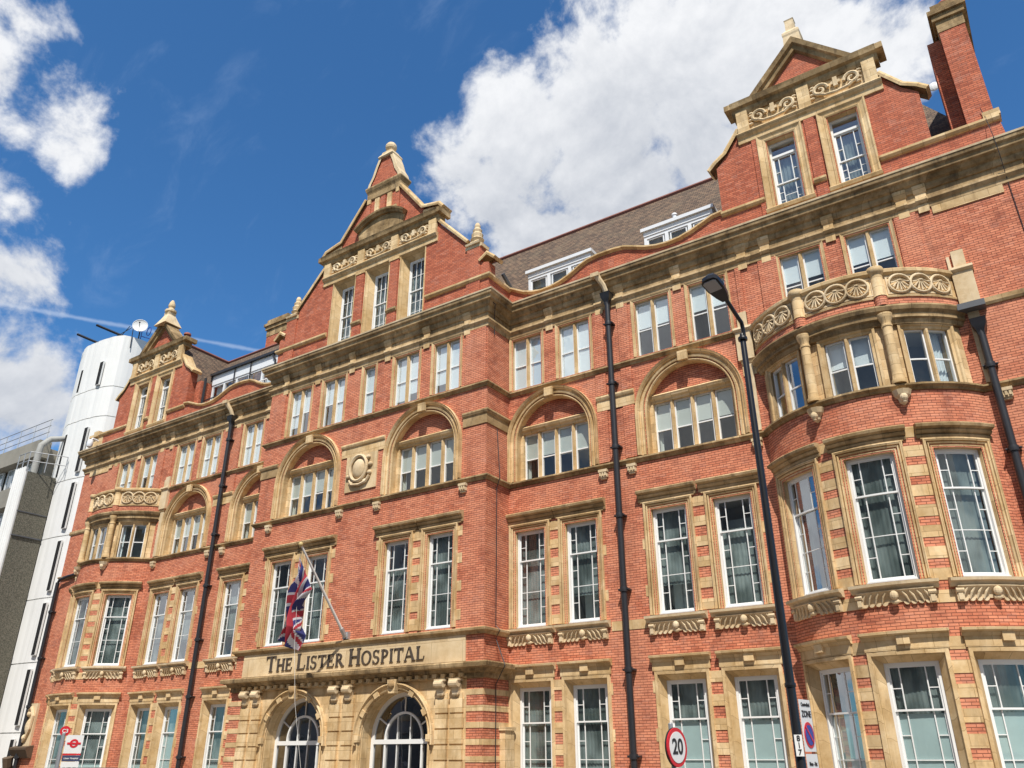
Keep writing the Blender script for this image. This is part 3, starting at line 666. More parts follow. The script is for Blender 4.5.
# ---- stone hoods, aprons, quoins
HOOD1 = [(0, 9.0), (.05, 9.0), (.07, 9.07), (.03, 9.10), (.09, 9.13), (.13, 9.19), (.11, 9.215), (.22, 9.26), (.24, 9.33), (.21, 9.36), (0, 9.40)]
def hood(fr, u0, u1, name='window_hood'):
    b = MB(); b.mould(fr, u0, u1, HOOD1); b.box(fr, u0+.08, u1-.08, 0, .07, 8.965, 9.0); return b.obj(name, 'stone_dull', H)
def ghood(fr, c, h):
    b = MB(); b.box(fr, c-h+.04, c+h-.04, 0, .06, 3.88, 4.12)
    b.mould(fr, c-h, c+h, [(0, 4.12), (.08, 4.12), (.12, 4.2), (.20, 4.24), (.21, 4.3), (0, 4.33)])
    b.box(fr, c-.14, c+.14, .06, .14, 4.0, 4.235); return b.obj('window_hood', 'stone', H)
def apron(fr, c, h):
    b = MB()
    b.mould(fr, c-h, c+h, [(0, 5.24), (.10, 5.25), (.16, 5.33), (.24, 5.36), (.25, 5.43), (0, 5.47)])
    b.mould(fr, c-h+.13, c+h-.13, [(0, 4.97), (.035, 4.97), (.045, 5.05), (.075, 5.13), (.13, 5.20), (.17, 5.235), (.17, 5.252), (0, 5.252)])
    for s_ in (-1, 1):
        for k in range(4):      # scalloped foot
            a = c+s_*(.17+.155*k); e = c+s_*(.17+.155*(k+1)); m_ = (a+e)/2; r_ = abs(e-a)/2-.004
            b.poly(fr, [(m_+r_*cos(radians(q)), 4.975+.075*sin(radians(q))) for q in range(180, 361, 30)][::1], 0, .055)
            b.tube([fr(a+s_*.01, .135, 5.20), fr(m_, .10, 5.10), fr(e-s_*.02, .065, 4.95)], [.018, .030, .014], 6)
        x = c+s_*(h-.17)
        b.box(fr, x-.075, x+.075, 0, .11, 4.90, 5.12); b.tube([fr(x-.085, .11, 5.15), fr(x+.085, .11, 5.15)], .06, 8); b.box(fr, x-.05, x+.05, .11, .135, 4.93, 5.08)
    b.sphere(fr(c, .14, 5.12), .10, (1, .8, 1.15), 10); b.sphere(fr(c, .10, 4.98), .075, (1.3, .8, .9), 8)
    return b.obj('carved_apron', 'stone_plain', H)
def quoins(wk, fr, u, side, z0, z1, h=.30, gap=.45, w=.26, d=.012, zoff=0):     # stone blocks toothed into the brick wall
    z = z0+zoff
    while z+h < z1:
        WL[wk].box(fr, min(u, u+side*w), max(u, u+side*w), 0, d, z, z+h, 1); z += h+gap
for s in (1, -1):
    for c in (6.86, 8.86, 12.02, 14.07):
        hood(FW, s*c-.985, s*c+.985); ghood(FW, s*c, .93); apron(FW, s*c, .96)
    for a, b_ in ((6.86, 8.86), (12.02, 14.07)):
        m_ = s*(a+b_)/2; hw_ = (b_-a)/2-.585-.225
        for (z0, z1) in ((5.5, 8.95), (.4, 3.85)):
            z = z0
            while z < z1-.2:
                WL['W', s].box(FW, m_-hw_+.02, m_+hw_-.02, 0, .02, z, z+.30, 1); z += .62
    for u, sd in ((8.86+.80, 1), (12.02-.81, -1), (14.07+.81, 1)):
        quoins(('W', s), FW, s*u, s*sd, 5.5, 8.9, .34, 1.1, .13, zoff=.55); quoins(('W', s), FW, s*u, s*sd, .4, 3.8, .34, .95, .12, zoff=.3)
    fr = FB[s]
    for t in (-35.5, 0, 35.5):
        u = radians(t)*3.55; hood(fr, u-.98, u+.98); ghood(fr, u, .97); apron(fr, u, .98)
    for t in (-17.75, 17.75):
        u = radians(t)*3.55
        for (z0, z1) in ((4.9, 9.1), (.2, 4.1)):
            z = z0
            while z < z1:
                WL['B', s].box(fr, u-.23, u+.23, 0, .012, z, z+.29, 1); z += .52
    # wing: narrow stone course between sills
    for a, e in ((9.85, 11.05),): 
        WL['W', s].box(FW, min(s*a, s*e), max(s*a, s*e), 0, .015, 5.12, 5.40, 1)
for s in (1, -1):
    hood(FC, s*3.045-2.03, s*3.045-.02); hood(FC, s*3.045+.02, s*3.045+2.03)
    quoins('C', FC, s*(4.05+.79), s, 5.5, 8.9, .34, .6, .2, zoff=.2); quoins('C', FC, s*(2.04-.79), -s, 5.5, 8.9, .34, .6, .2, zoff=.2)
    z = 5.5
    while z < 8.8: WL['C'].box(FC, s*3.045-.20, s*3.045+.20, 0, .02, z, z+.38, 1); z += .62

# ---- string courses
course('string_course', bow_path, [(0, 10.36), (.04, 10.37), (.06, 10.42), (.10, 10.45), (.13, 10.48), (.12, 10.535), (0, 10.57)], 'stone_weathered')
sa = []
for s in (-1, 1):
    # sill string under the third floor windows, stopped by the balcony
    pass
course('string_course', [(-15.3, D), (-6, D), (-6, 0), (6, 0), (6, D), (15.3, D)], [(0, 13.93), (.04, 13.94), (.06, 13.99), (.10, 14.02), (.13, 14.05), (.12, 14.105), (0, 14.14)], 'stone_weathered')
for s in (1, -1):
    x0, x1 = (21.5, 23.6)
    if s > 0: course('string_course', [(21.75, D), (23.6, D), (23.6, 12)], [(0, 12.82), (.04, 12.83), (.07, 12.9), (.06, 13.04), (0, 13.06)])
    else: course('string_course', [(-23.6, 12), (-23.6, D), (-21.75, D)], [(0, 12.82), (.04, 12.83), (.07, 12.9), (.06, 13.04), (0, 13.06)])
IMP = [(0, 12.48), (.035, 12.48), (.035, 12.84), (.08, 12.88), (.11, 12.96), (.10, 13.02), (0, 13.05)]
for s in (1, -1):
    p = [(s*4.95, 0), (s*6, 0), (s*6, D)]
    course('impost_band', p if s > 0 else p[::-1], IMP)
    for a, e in ((9.72, 11.16), (14.95, 15.38)):
        b = MB(); b.mould(FW, min(s*a, s*e), max(s*a, s*e), IMP); b.obj('impost_band', 'stone', H)
b = MB(); b.mould(FC, -1.16, 1.16, IMP); b.obj('impost_band', 'stone', H)
# entrance level courses: above and below the sign
course('string_course', [(-6, D), (-6, 0), (6, 0), (6, D)], [(0, 5.20), (.05, 5.20), (.09, 5.27), (.16, 5.31), (.17, 5.38), (0, 5.43)])
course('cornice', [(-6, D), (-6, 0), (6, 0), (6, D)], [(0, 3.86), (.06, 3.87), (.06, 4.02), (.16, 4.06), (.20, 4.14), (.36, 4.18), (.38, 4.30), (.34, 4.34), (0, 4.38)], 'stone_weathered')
b = MB()
x = -5.3
while x < 5.3:
    b.box(FC, x, x+.16, .058, .17, 3.90, 4.03); x += .36
b.box(FC, -5.4, 5.4, .058, .10, 3.87, 3.93)
b.obj('dentil_course', 'stone', H)
# brick and stone striped corners either side of the entrance
for s in (1, -1):
    for f, a, e in ((FC, 5.36, 6.0), (SR if s > 0 else SL, 0, D)):
        lo, hi = (a, e) if (f is not FC or s > 0) else (-e, -a)
        z = GZ
        while z < 3.8:
            WL['E'].box(f, lo, hi, -.02, .006, z, min(z+.31, 3.85), 1); z += .48
        z = GZ+.31
        while z < 3.7:
            WL['E'].box(f, lo, hi, -.02, .02, z, z+.17, 0); z += .48
b = MB(); b.box(SR, .9, 1.4, 0, .22, GZ, 2.35); b.box(SR, .85, 1.44, 0, .26, 2.35, 2.45); b.obj('stone_pier', 'stone', H)

WL['C'].obj('wall', [BR, 'stone'], H); WL['E'].obj('entrance_wall', ['stone', BR], H)
for s in (1, -1): WL['W', s].obj('wall', [BR, 'stone'], H); WL['B', s].obj('bow_wall', [BR, 'stone'], H)
# ---- main entablature and cornice
course('architrave', base_path, [(0, 16.42), (.04, 16.43), (.05, 16.56), (.09, 16.60), (.14, 16.66), (.13, 16.74), (0, 16.78)])
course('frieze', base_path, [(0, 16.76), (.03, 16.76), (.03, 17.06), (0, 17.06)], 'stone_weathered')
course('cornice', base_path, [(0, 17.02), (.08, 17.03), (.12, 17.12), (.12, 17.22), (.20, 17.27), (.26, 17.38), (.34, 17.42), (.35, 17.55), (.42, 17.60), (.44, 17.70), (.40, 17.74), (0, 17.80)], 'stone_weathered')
b = MB(); b.sweep(base_path, [(.30, 17.742), (.46, 17.715), (.47, 17.775), (.30, 17.80)], plan, side=-1); b.obj('gutter', 'stone_plain', H)
def cap(fr, u, w):
    w = .15; b = MB(); b.box(fr, u-w, u+w, .03, .055, 16.30, 17.0); b.mould(fr, u-w-.01, u+w+.01, [(.03, 16.57), (.07, 16.58), (.11, 16.62), (.155, 16.68), (.15, 16.755), (.03, 16.77)])
    b.mould(fr, u-w-.03, u+w+.03, [(.03, 16.96), (.07, 16.97), (.10, 17.03), (.15, 17.14), (.155, 17.22), (.03, 17.24)]); return b.obj('pilaster_capital', 'stone', H)
for s in (1, -1):
    for u in (7.86, 10.0, 10.85, 13.05, 15.4, 16.2, 18.25, 20.4, 20.95): cap(FW, s*u, .2)
    for u in (1.0, 3.04, 5.05): cap(FC, s*u, .2)
    # brick pilaster strips
    b = MB()
    for u0, u1 in ((9.72, 10.12), (10.72, 11.12), (15.12, 15.30), (15.9, 16.5), (20.1, 20.7)):
        lo, hi = sorted((s*u0, s*u1))
        if u0 > 15: b.box(FW, lo, hi, 0, .05, 14.16, 16.40)
        else: b.box(FW, lo, hi, 0, .05, 10.60, 12.46); b.box(FW, lo, hi, 0, .05, 13.07, 13.88); b.box(FW, lo, hi, 0, .05, 14.16, 16.40)
    for u0, u1 in ((5.0, 5.95),):
        lo, hi = sorted((s*u0, s*u1)); b.box(FC, lo, hi, 0, .05, 14.16, 16.40)
    b.obj('pilaster', BR, H)
b = MB(); b.box(FW, 21.15, 23.0, 0, .035, 16.16, 16.425); b.obj('stone_band', 'stone', H)
b = MB(); b.box(FW, -23.0, -21.15, 0, .035, 16.16, 16.425); b.obj('stone_band', 'stone', H)
# small carved brackets hanging under the second floor sills
def bracket(fr, u, z=10.34):
    b = MB(); b.box(fr, u-.16, u+.16, 0, .15, z-.09, z); b.box(fr, u-.14, u+.14, 0, .11, z-.26, z-.09)
    for k in range(3): b.box(fr, u-.13+k*.095, u-.07+k*.095, .11, .14, z-.22, z-.09)
    b.box(fr, u-.10, u+.10, 0, .08, z-.32, z-.26); return b.obj('sill_bracket', 'stone_plain', H)
for s in (1, -1):
    for u in (5.05, .98): bracket(FC, s*u)
    for u in (9.86, 10.91, 15.1, 21.7): bracket(FW, s*u)

# ---- arched window bays
KEY = [(0, -.36), (0, .0), (.03, .03), (.06, .03), (.065, -.02), (.10, -.02), (.11, .06), (.17, .08), (.18, .02), (.25, .02), (.26, .09), (.30, .13), (.305, .10), (.37, .15), (.38, 0)]
def arch_bay(fr, c):
    b = MB()
    P = [(c-1.49, 10.58), (c-1.49, 12.05)]+arc(c, 12.05, 1.49, 180, 0, 30)[1:-1]+[(c+1.49, 12.05), (c+1.49, 10.58)]
    b.band(fr, P, KEY)
    b.box(fr, c-.17, c+.17, .10, .2, 13.55, 13.88)
    b.obj('arch_moulding', 'stone', H)
    b = MB()      # recessed lunette of brick
    A = arc(c, 12.05, 1.5, 180, 0, 24)
    for a, e in zip(A, A[1:]):
        z0 = 12.70; 
        b.lf(fr, [(a[0], -.27, min(z0, a[1])), (e[0], -.27, min(z0, e[1])), (e[0], -.27, e[1]), (a[0], -.27, a[1])])
    b.obj('lunette', BR, H)
    b = MB()
    b.mould(fr, c-1.47, c+1.47, [(-.45, 12.43), (-.26, 12.43), (-.24, 12.50), (-.17, 12.55), (-.13, 12.64), (-.20, 12.70), (-.30, 12.72)])
    b.box(fr, c-1.49, c-1.36, -.5, -.26, 10.56, 12.43); b.box(fr, c+1.36, c+1.49, -.5, -.26, 10.56, 12.43)
    b.mould(fr, c-1.5, c+1.5, [(-.5, 10.53), (.02, 10.53), (.02, 10.57), (-.5, 10.60)])
    b.obj('transom', 'stone', H)
for s in (1, -1):
    arch_bay(FC, s*3.05)
    for c in (7.83, 13.05): arch_bay(FW, s*c)
# carved cartouche plaque between the central arches
b = MB(); b.box(FC, -.82, .82, 0, .05, 11.0, 12.47)
b.obj('plaque', 'panel_stone', H)
b = MB()
ring = [FC(-.08+.44*cos(t), .13, 11.88+.52*sin(t)) for t in [2*pi*i/28 for i in range(29)]]
b.tube(ring, .07, 6); b.sphere(FC(-.08, .07, 11.88), .36, (1, .35, 1.15), 16)
for a in (200, 235, 305, 340, 40, 10): b.sphere(FC(-.08+.6*cos(radians(a)), .09, 11.85+.66*sin(radians(a))), .09, (1.3, .8, 1), 8)
b.tube([FC(-.55, .1, 11.45), FC(-.4, .12, 11.25), FC(0, .12, 11.2), FC(.35, .12, 11.28), FC(.5, .1, 11.5)], .055, 6)
b.obj('cartouche', 'stone_plain', H, smooth=True)

# ---- bow: second floor stone storey, columns, balcony
for s in (1, -1):
    fr = FB[s]
    b = MB(); hs = [(radians(t)*3.55-.64, radians(t)*3.55+.64, 10.56, 12.25) for t in (-35.5, 0, 35.5)]
    b.wall(fr, -UE+.05, UE-.05, 10.5, 12.5, hs, d=-.14)
    for h_ in hs:
        for u in h_[:2]: b.lf(fr, [(u, -.14, h_[2]), (u, -.5, h_[2]), (u, -.5, h_[3]), (u, -.14, h_[3])])
    b.obj('stone_wall', 'stone', H)
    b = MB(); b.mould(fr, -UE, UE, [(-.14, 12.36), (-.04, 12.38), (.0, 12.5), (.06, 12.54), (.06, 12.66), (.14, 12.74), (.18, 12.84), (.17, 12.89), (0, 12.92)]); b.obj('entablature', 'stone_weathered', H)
    b = MB(); b.wall(fr, -UE, UE, 12.88, 13.22, (), d=.02); b.obj('brick_band', BR, H)
    bal = MB(); bal.mould(fr, -UE, UE, [(-.10, 13.18), (.05, 13.18), (.06, 13.24), (.02, 13.27), (.02, 13.88), (.06, 13.92), (.13, 13.96), (.14, 14.05), (.08, 14.10), (-.14, 14.10), (-.14, 13.18)])
    bal = bal.obj('balcony_parapet', 'stone', H)
    b = MB()
    for k in range(-1, 2):
        u0 = radians(k*36.3)*3.55
        pan = [(u0-.92 if k else u0-.98), (u0+.92 if k else u0+.98)]
        frame_rect(b, fr, pan[0], pan[1], 13.28, 13.87, .05, .02, .045)
        for j in (-1, 0, 1):
            uc = u0+j*.57; zc = 13.59; R = .285
            cir = [(uc+R*cos(t), zc+R*sin(t)) for t in [2*pi*i/20 for i in range(20)]]
            b.sweep(cir, [(-.035, .02), (-.035, .085), (-.01, .11), (.02, .11), (.03, .07), (.03, .02)], lambda u, z, d, f=fr: f(u, d, z), side=1, closed=True)
            for q in range(7):
                a = radians(-9-q*27)
                b.tube([fr(uc+.05*cos(a), .07, zc+.10+.05*sin(a)), fr(uc+.24*cos(a), .085, zc+.08+.28*sin(a)*(1 if q in (0, 8) else 1.12))], [.012, .030], 5)
            b.sphere(fr(uc, .06, zc+.10), .06, (1.3, .8, .6), 8)
    b.obj('rosette_panel', 'stone_plain', bal)
    for t in (-18, 18):
        u = radians(t)*3.55; p = fr(u, 0.03, 0)
        b = MB(); b.lathe((p.x, p.y, 0), [(.18, 10.56), (.18, 10.66), (.15, 10.70), (.14, 10.9), (.13, 12.25), (.15, 12.27), (.15, 12.31), (.13, 12.33), (.13, 12.42), (.18, 12.52), (.20, 12.60), (.20, 12.66)], 16); b.obj('column', 'stone', H, smooth=True)
        b = MB(); b.lathe((p.x, p.y, 0), [(.17, 12.90), (.17, 13.22)], 14); b.obj('brick_pedestal', BR, H, smooth=True)
        b = MB(); b.lathe((p.x, p.y, 0), [(.185, 13.20), (.165, 13.28), (.165, 13.9), (.22, 13.96), (.25, 14.05), (.22, 14.13), (.06, 14.17)], 16); b.obj('pedestal', 'stone', H, smooth=True)
        b = MB(); b.lathe((p.x, p.y, 0), [(.02, 9.95), (.10, 10.02), (.12, 10.12), (.20, 10.20), (.25, 10.34)], 10); q = fr(u, .16, 10.13)
        b.sphere(q, .10, (1, 1, 1.2), 10); b.sphere(q+Vector((0, 0, -.12)), .05); b.obj('carved_corbel', 'stone_plain', H)
    # balcony floor and end blocks
    b = MB(); b.face([fr(u, -.1, 13.19) for u in [(-UE+2*UE*i/20) for i in range(21)]]); b.obj('balcony_floor', 'lead', H)
    for e in (-1, 1):
        u = 18.3*s+e*3.16; b = MB(); b.box(FW, u-.26, u+.26, 0, .14, 13.0, 14.0); b.mould(FW, u-.30, u+.30, [(0, 13.98), (.16, 14.0), (.22, 14.06), (.2, 14.14), (0, 14.16)])
        b.box(FW, u-.16, u+.16, 0, .08, 14.15, 14.72); b.box(FW, u-.3, u-.22 if e > 0 else u+.3, 0, .05, 14.2, 14.6) if e > 0 else None
        b.box(FW, u-.14, u+.14, 0, .06, 10.6, 12.9); b.obj('end_pier', 'stone_plain', H)

# ---- sign panel with raised letters
sgn = MB(); sgn.box(FC, -5.52, 5.30, 0, .05, 4.39, 5.195); sgn = sgn.obj('sign_panel', 'panel_stone', H)
class Glyph:
    def __init__(s, mb, x, z, h): s.mb, s.x, s.z, s.h, s.k = mb, x, z, h, 0
    def P(s, pts):
        s.k += 1; s.mb.poly(FC, [(s.x+a*s.h, s.z+b*s.h) for a, b in pts], .045, .085+.0012*s.k)
    def stem(s, a, w=.16, serif=True):
        s.P([(a, 0), (a+w, 0), (a+w, 1), (a, 1)])
        if serif: s.P([(a-.07, 0), (a+w+.07, 0), (a+w+.03, .045), (a-.03, .045)]); s.P([(a-.07, 1), (a-.03, .955), (a+w+.03, .955), (a+w+.07, 1)])
    def ring(s, cx, cz, rx, rz, wt, a0=0, a1=360):
        n = 26
        for i in range(n):
            p = [radians(a0+(a1-a0)*t/n) for t in (i, i+1)]
            def w(t): return wt*(.35+.65*abs(cos(t)))
            s.k -= 1
            s.P([(cx+rx*cos(p[0]), cz+rz*sin(p[0])), (cx+rx*cos(p[1]), cz+rz*sin(p[1])), (cx+(rx-w(p[1]))*cos(p[1]), cz+(rz-w(p[1])*.8)*sin(p[1])), (cx+(rx-w(p[0]))*cos(p[0]), cz+(rz-w(p[0])*.8)*sin(p[0]))])
        s.k += 1
def letter(mb, ch, x, z, h):
    g = Glyph(mb, x, z, h)
    if ch == 'T': g.stem(.32); g.P([(.02, .93), (.76, .93), (.76, 1), (.02, 1)]); g.P([(.02, .74), (.05, .74), (.10, .93), (.02, .93)]); g.P([(.73, .74), (.76, .74), (.76, .93), (.68, .93)]); return .78
    if ch == 'H': g.stem(.08); g.stem(.60); g.P([(.2, .48), (.62, .48), (.62, .55), (.2, .55)]); return .82
    if ch == 'E': g.stem(.08); g.P([(.2, 0), (.64, 0), (.64, .06), (.2, .06)]); g.P([(.2, .94), (.6, .94), (.6, 1), (.2, 1)]); g.P([(.2, .49), (.5, .49), (.5, .55), (.2, .55)]); g.P([(.6, 0), (.64, 0), (.68, .24), (.64, .24)]); g.P([(.56, .78), (.6, .78), (.6, 1), (.56, 1)]); g.P([(.48, .40), (.51, .40), (.51, .64), (.48, .64)]); return .72
    if ch == 'L': g.stem(.08); g.P([(.2, 0), (.6, 0), (.6, .06), (.2, .06)]); g.P([(.57, 0), (.61, 0), (.66, .26), (.62, .26)]); return .68
    if ch == 'I': g.stem(.08); return .32
    if ch == 'O': g.ring(.44, .5, .42, .53, .15); return .90
    if ch == 'P': g.stem(.08); g.ring(.24, .72, .36, .29, .14, -95, 95); return .66
    if ch == 'R': g.stem(.08); g.ring(.24, .74, .35, .27, .14, -95, 95); g.P([(.28, .50), (.42, .50), (.78, 0), (.60, 0)]); g.P([(.56, 0), (.84, 0), (.80, .045), (.58, .045)]); return .80
    if ch == 'A': g.P([(.36, 1.02), (.48, 1.02), (.84, 0), (.68, 0)]); g.P([(.34, .98), (.40, 1.0), (.14, 0), (.07, 0)]); g.P([(.18, .32), (.64, .32), (.64, .38), (.18, .38)]); g.P([(0, 0), (.24, 0), (.20, .045), (.04, .045)]); g.P([(.60, 0), (.92, 0), (.88, .045), (.64, .045)]); return .90
    if ch == 'S':
        g.ring(.31, .745, .255, .27, .13, 35, 270); g.ring(.31, .262, .28, .28, .13, -145, 90); g.P([(.50, .80), (.54, .80), (.56, .98), (.52, .98)]); g.P([(.05, .02), (.09, .02), (.11, .24), (.07, .24)]); return .66
    return .3
lb = MB(); x = 0.0; word = [('T', 1), ('H', 0), ('E', 0), (' ', 0), ('L', 1), ('I', 0), ('S', 0), ('T', 0), ('E', 0), ('R', 0), (' ', 0), ('H', 1), ('O', 0), ('S', 0), ('P', 0), ('I', 0), ('T', 0), ('A', 0), ('L', 0)]
hb_, hs_ = .56, .44; dry = MB(); tw = 0
for ch, bg_ in word:
    h_ = hb_ if bg_ else hs_; tw += .34*hs_ if ch == ' ' else (letter(dry, ch, 0, 0, h_)+.05)*h_
kx = (3.66+4.16)/tw; x = -4.16
gl = MB()
for ch, bg_ in word:
    h_ = hb_ if bg_ else hs_
    if ch == ' ': x += .34*hs_*kx; continue
    t_ = MB(); adv = letter(t_, ch, 0, 4.53, h_)
    for f, uv in zip(t_.f, t_.uv):
        gl.face([(x+Vector(t_.v[i]).x*kx, t_.v[i][1], t_.v[i][2]) for i in f], uv)
    x += (adv+.05)*h_*kx
gl.obj('lettering', 'lettering', sgn)

# ---- entrance arches
for c in (-2.4, 2.4):
    R = 1.44
    b = MB(); P = [(c-R, GZ), (c-R, 2.15)]+arc(c, 2.15, R, 180, 0, 28)[1:-1]+[(c+R, 2.15), (c+R, GZ)]
    b.band(FC, P, [(0, -.62), (0, -.06), (.05, .0), (.06, .08), (.10, .10), (.12, .05)])
    P2 = [(c-R, 1.95), (c-R, 2.15)]+arc(c, 2.15, R, 180, 0, 28)[1:-1]+[(c+R, 2.15), (c+R, 1.95)]
    b.band(FC, P2, [(.12, 0), (.12, .07), (.20, .10), (.23, .16), (.27, .14), (.28, 0)])
    b.obj('arch_moulding', 'stone', H)
    b = MB()           # voussoir blocks within the arch band
    for k in range(13):
        a = 180-k*15; ca, sa_ = cos(radians(a)), sin(radians(a))
        if k % 2: continue
        q = [(c+(R+.02)*cos(radians(a+4)), 2.15+(R+.02)*sin(radians(a+4))), (c+(R+.02)*cos(radians(a-4)), 2.15+(R+.02)*sin(radians(a-4))), (c+(R+.2)*cos(radians(a-4)), 2.15+(R+.2)*sin(radians(a-4))), (c+(R+.2)*cos(radians(a+4)), 2.15+(R+.2)*sin(radians(a+4)))]
        b.poly(FC, q, .03, .13)
    b.poly(FC, [(c-.13, 3.52), (c+.13, 3.52), (c+.2, 3.95), (c-.2, 3.95)], .05, .24)
    b.sphere(FC(c, .26, 3.78), .12, (1.2, .7, 1), 8)
    b.obj('voussoir', 'stone', H)
    # door screen
    d = -.50; f = MB(); Ro = 1.36
    f.band(FC, [(c-Ro, GZ), (c-Ro, 2.15)]+arc(c, 2.15, Ro, 180, 0, 28)[1:-1]+[(c+Ro, 2.15), (c+Ro, GZ)], [(-.05, d-.1), (-.05, d), (.08, d), (.08, d-.1)])
    Ri = .80
    f.band(FC, [(c-Ri, GZ), (c-Ri, 2.15)]+arc(c, 2.15, Ri, 180, 0, 24)[1:-1]+[(c+Ri, 2.15), (c+Ri, GZ)], [(-.035, d-.09), (-.035, d+.012), (.035, d+.012), (.035, d-.09)])
    f.box(FC, c-1.3, c+1.3, d-.08, d+.03, 1.99, 2.13); f.box(FC, c-.014+.28, c+.014+.28, d-.04, d+.005, .0, 2.85); f.box(FC, c-.295, c-.267, d-.04, d+.005, .0, 2.87)
    for a in (150, 90, 30): ca, sa_ = cos(radians(a)), sin(radians(a)); f.tube([FC(c+.84*ca, d-.03, 2.15+.84*sa_), FC(c+1.29*ca, d-.03, 2.15+1.29*sa_)], .03, 4)
    dw = f.obj('doorway', 'white_paint', H)
    g = MB(); g.face([FC(u, d-.05, z) for u, z in [(c-1.3, GZ)]+arc(c, 2.15, 1.3, 180, 0, 24)+[(c+1.3, GZ)]]); g.obj('glass', 'dark_glass', dw)
    r = MB(); r.box(FC, c-1.6, c+1.6, -3.5, -3.4, GZ, 4); r.box(FC, c-1.6, c-1.5, -3.5, -.63, GZ, 4); r.box(FC, c+1.5, c+1.6, -3.5, -.63, GZ, 4); r.box(FC, c-1.6, c+1.6, -3.5, -.63, 3.7, 3.8); r.obj('room_interior', 'dark_void', dw)
# rusticated pilasters and scroll consoles
for u in (-5.05, -4.42, -.33, .33, 4.42, 5.02):
    if abs(u) > 5: w_ = .2
    b = MB(); z = GZ
    if abs(u) < 5.06:
        while z < 3.3:
            b.box(FC, u-.24, u+.24, 0, .10, z+.02, z+.42); z += .45
        b.box(FC, u-.21, u+.21, 0, .06, GZ, 3.45); b.obj('pilaster', 'stone', H)
    b = MB()
    b.tube([FC(u-.17, .22, 3.72), FC(u+.17, .22, 3.72)], .115, 10); b.box(FC, u-.20, u+.20, 0, .26, 3.80, 3.868)
    b.poly(FC, [(u-.12, 3.40), (u+.12, 3.40), (u+.15, 3.70), (u-.15, 3.70)], 0, .17); b.tube([FC(u-.1, .13, 3.42), FC(u+.1, .13, 3.42)], .06, 8); b.obj('scroll_console', 'stone_plain', H)

# ---- gables
def scroll(b, fr, uc, zc, w, h):
    for s in (-1, 1):
        P = []
        for i in range(22):
            t = i/21; a = t*2.6*pi; r = (1-.78*t)
            P.append(fr(uc+s*(w*.46-.30*h-r*.34*h*cos(a)*1.0), .10, zc+r*.36*h*sin(a)))
        b.tube(P, [.06]*14+[.05]*8, 6)
        for k in range(4):
            a = radians(20+k*40); x = uc+s*w*.46
            b.sphere(fr(x-.02*k, .07, zc+.34*h*cos(a)), .085, (1.2, .6, .6), 6)
    b.tube([fr(uc-.42*w, .09, zc-.05), fr(uc-.22*w, .12, zc-.36*h), fr(uc, .13, zc-.42*h), fr(uc+.22*w, .12, zc-.36*h), fr(uc+.42*w, .09, zc-.05)], .055, 6)
    b.box(fr, uc-.07, uc+.07, .0, .15, zc-.1*h, zc+.38*h); b.box(fr, uc-.15, uc+.15, .0, .13, zc+.05*h, zc+.2*h)
def finial(b, x, y, z, kind='bee'):
    if kind == 'bee':
        b.lathe((x, y, z), [(.34, 0), (.36, .08), (.22, .18), (.20, .26)], 4, sq=True)
        b.lathe((x, y, z), [(.20, .24), (.29, .38), (.22, .46), (.25, .62), (.17, .72), (.20, .84), (.12, .95), (.13, 1.06), (.08, 1.2)], 12)
    elif kind == 'stump':
        b.lathe((x, y, z), [(.30, -.3), (.28, .12), (.30, .2), (.30, .3), (.2, .45), (.16, .5), (.15, .95), (.17, 1.0), (.12, 1.05)], 4, sq=True)
    else:
        b.lathe((x, y, z), [(.55, -.75), (.34, -.3), (.22, 0), (.24, .15)], 4, sq=True)
        b.lathe((x, y, z), [(.2, .14), (.33, .22), (.33, .34), (.18, .45), (.15, .5), (.20, .62), (.19, .75), (.12, .95), (.05, 1.05)], 12)
COP = lambda d0, d1, t=.16: [(0, d0), (t, d0+.02), (t, d1-.03), (t*.55, d1), (0, d1-.02)]
# centre
b = MB(); hg = holes_for(FC, lambda z: z > 17)
b.wall(FC, -3.3, 3.3, 17.75, 21.4, hg)
for s in (1, -1):
    P = [(3.3, 17.75), (6.0, 17.75), (6.0, 19.30), (5.62, 19.42), (5.62, 20.2), (4.9, 20.2), (4.85, 20.62), (3.3, 22.3)]
    b.poly(FC, [(s*u, z) for u, z in (P if s > 0 else P[::-1])], -.45, 0)
P = [(-2.5, 22.9), (2.5, 22.9), (2.42, 23.4), (1.0, 25.25), (-1.0, 25.25), (-2.42, 23.4)]
b.poly(FC, P, -.45, -.02)
b.poly(FC, [(-3.3, 17.75), (3.3, 17.75), (3.1, 22.2), (-3.1, 22.2)], -.95, -.9)
for s in (1, -1): b.box(G, *sorted((s*5.6, s*6.0)), .45, D+.02, 17.75, 18.62)
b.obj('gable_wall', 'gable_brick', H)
b = MB()
b.mould(FC, -3.36, 3.36, [(-.02, 21.30), (.06, 21.31), (.07, 21.5), (.14, 21.56), (.2, 21.66), (.19, 21.71), (0, 21.75)])
b.box(FC, -3.3, 3.3, -.02, .03, 21.72, 22.45)
for u in (-3.12, -1.0, 1.0, 3.12): b.box(FC, u-.2, u+.2, .03, .16, 21.74, 22.42)
for u in (-1.0, 1.0): b.box(FC, u-.28, u+.28, 0, .1, 21.18, 21.36)
b.obj('frieze', 'stone', H)
b = MB(); b.mould(FC, -3.45, 3.45, [(-.3, 22.38), (.10, 22.40), (.14, 22.48), (.16, 22.56), (.27, 22.62), (.30, 22.73), (.34, 22.82), (.2, 22.88), (-.3, 22.92)])
for s in (1, -1): b.box(FC, *sorted((s*3.45, s*3.62)), -.45, .31, 22.60, 22.83)
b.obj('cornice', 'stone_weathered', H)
b = MB()
for u in (-2.06, 0, 2.06): scroll(b, FC, u, 22.07, 1.5, .62)
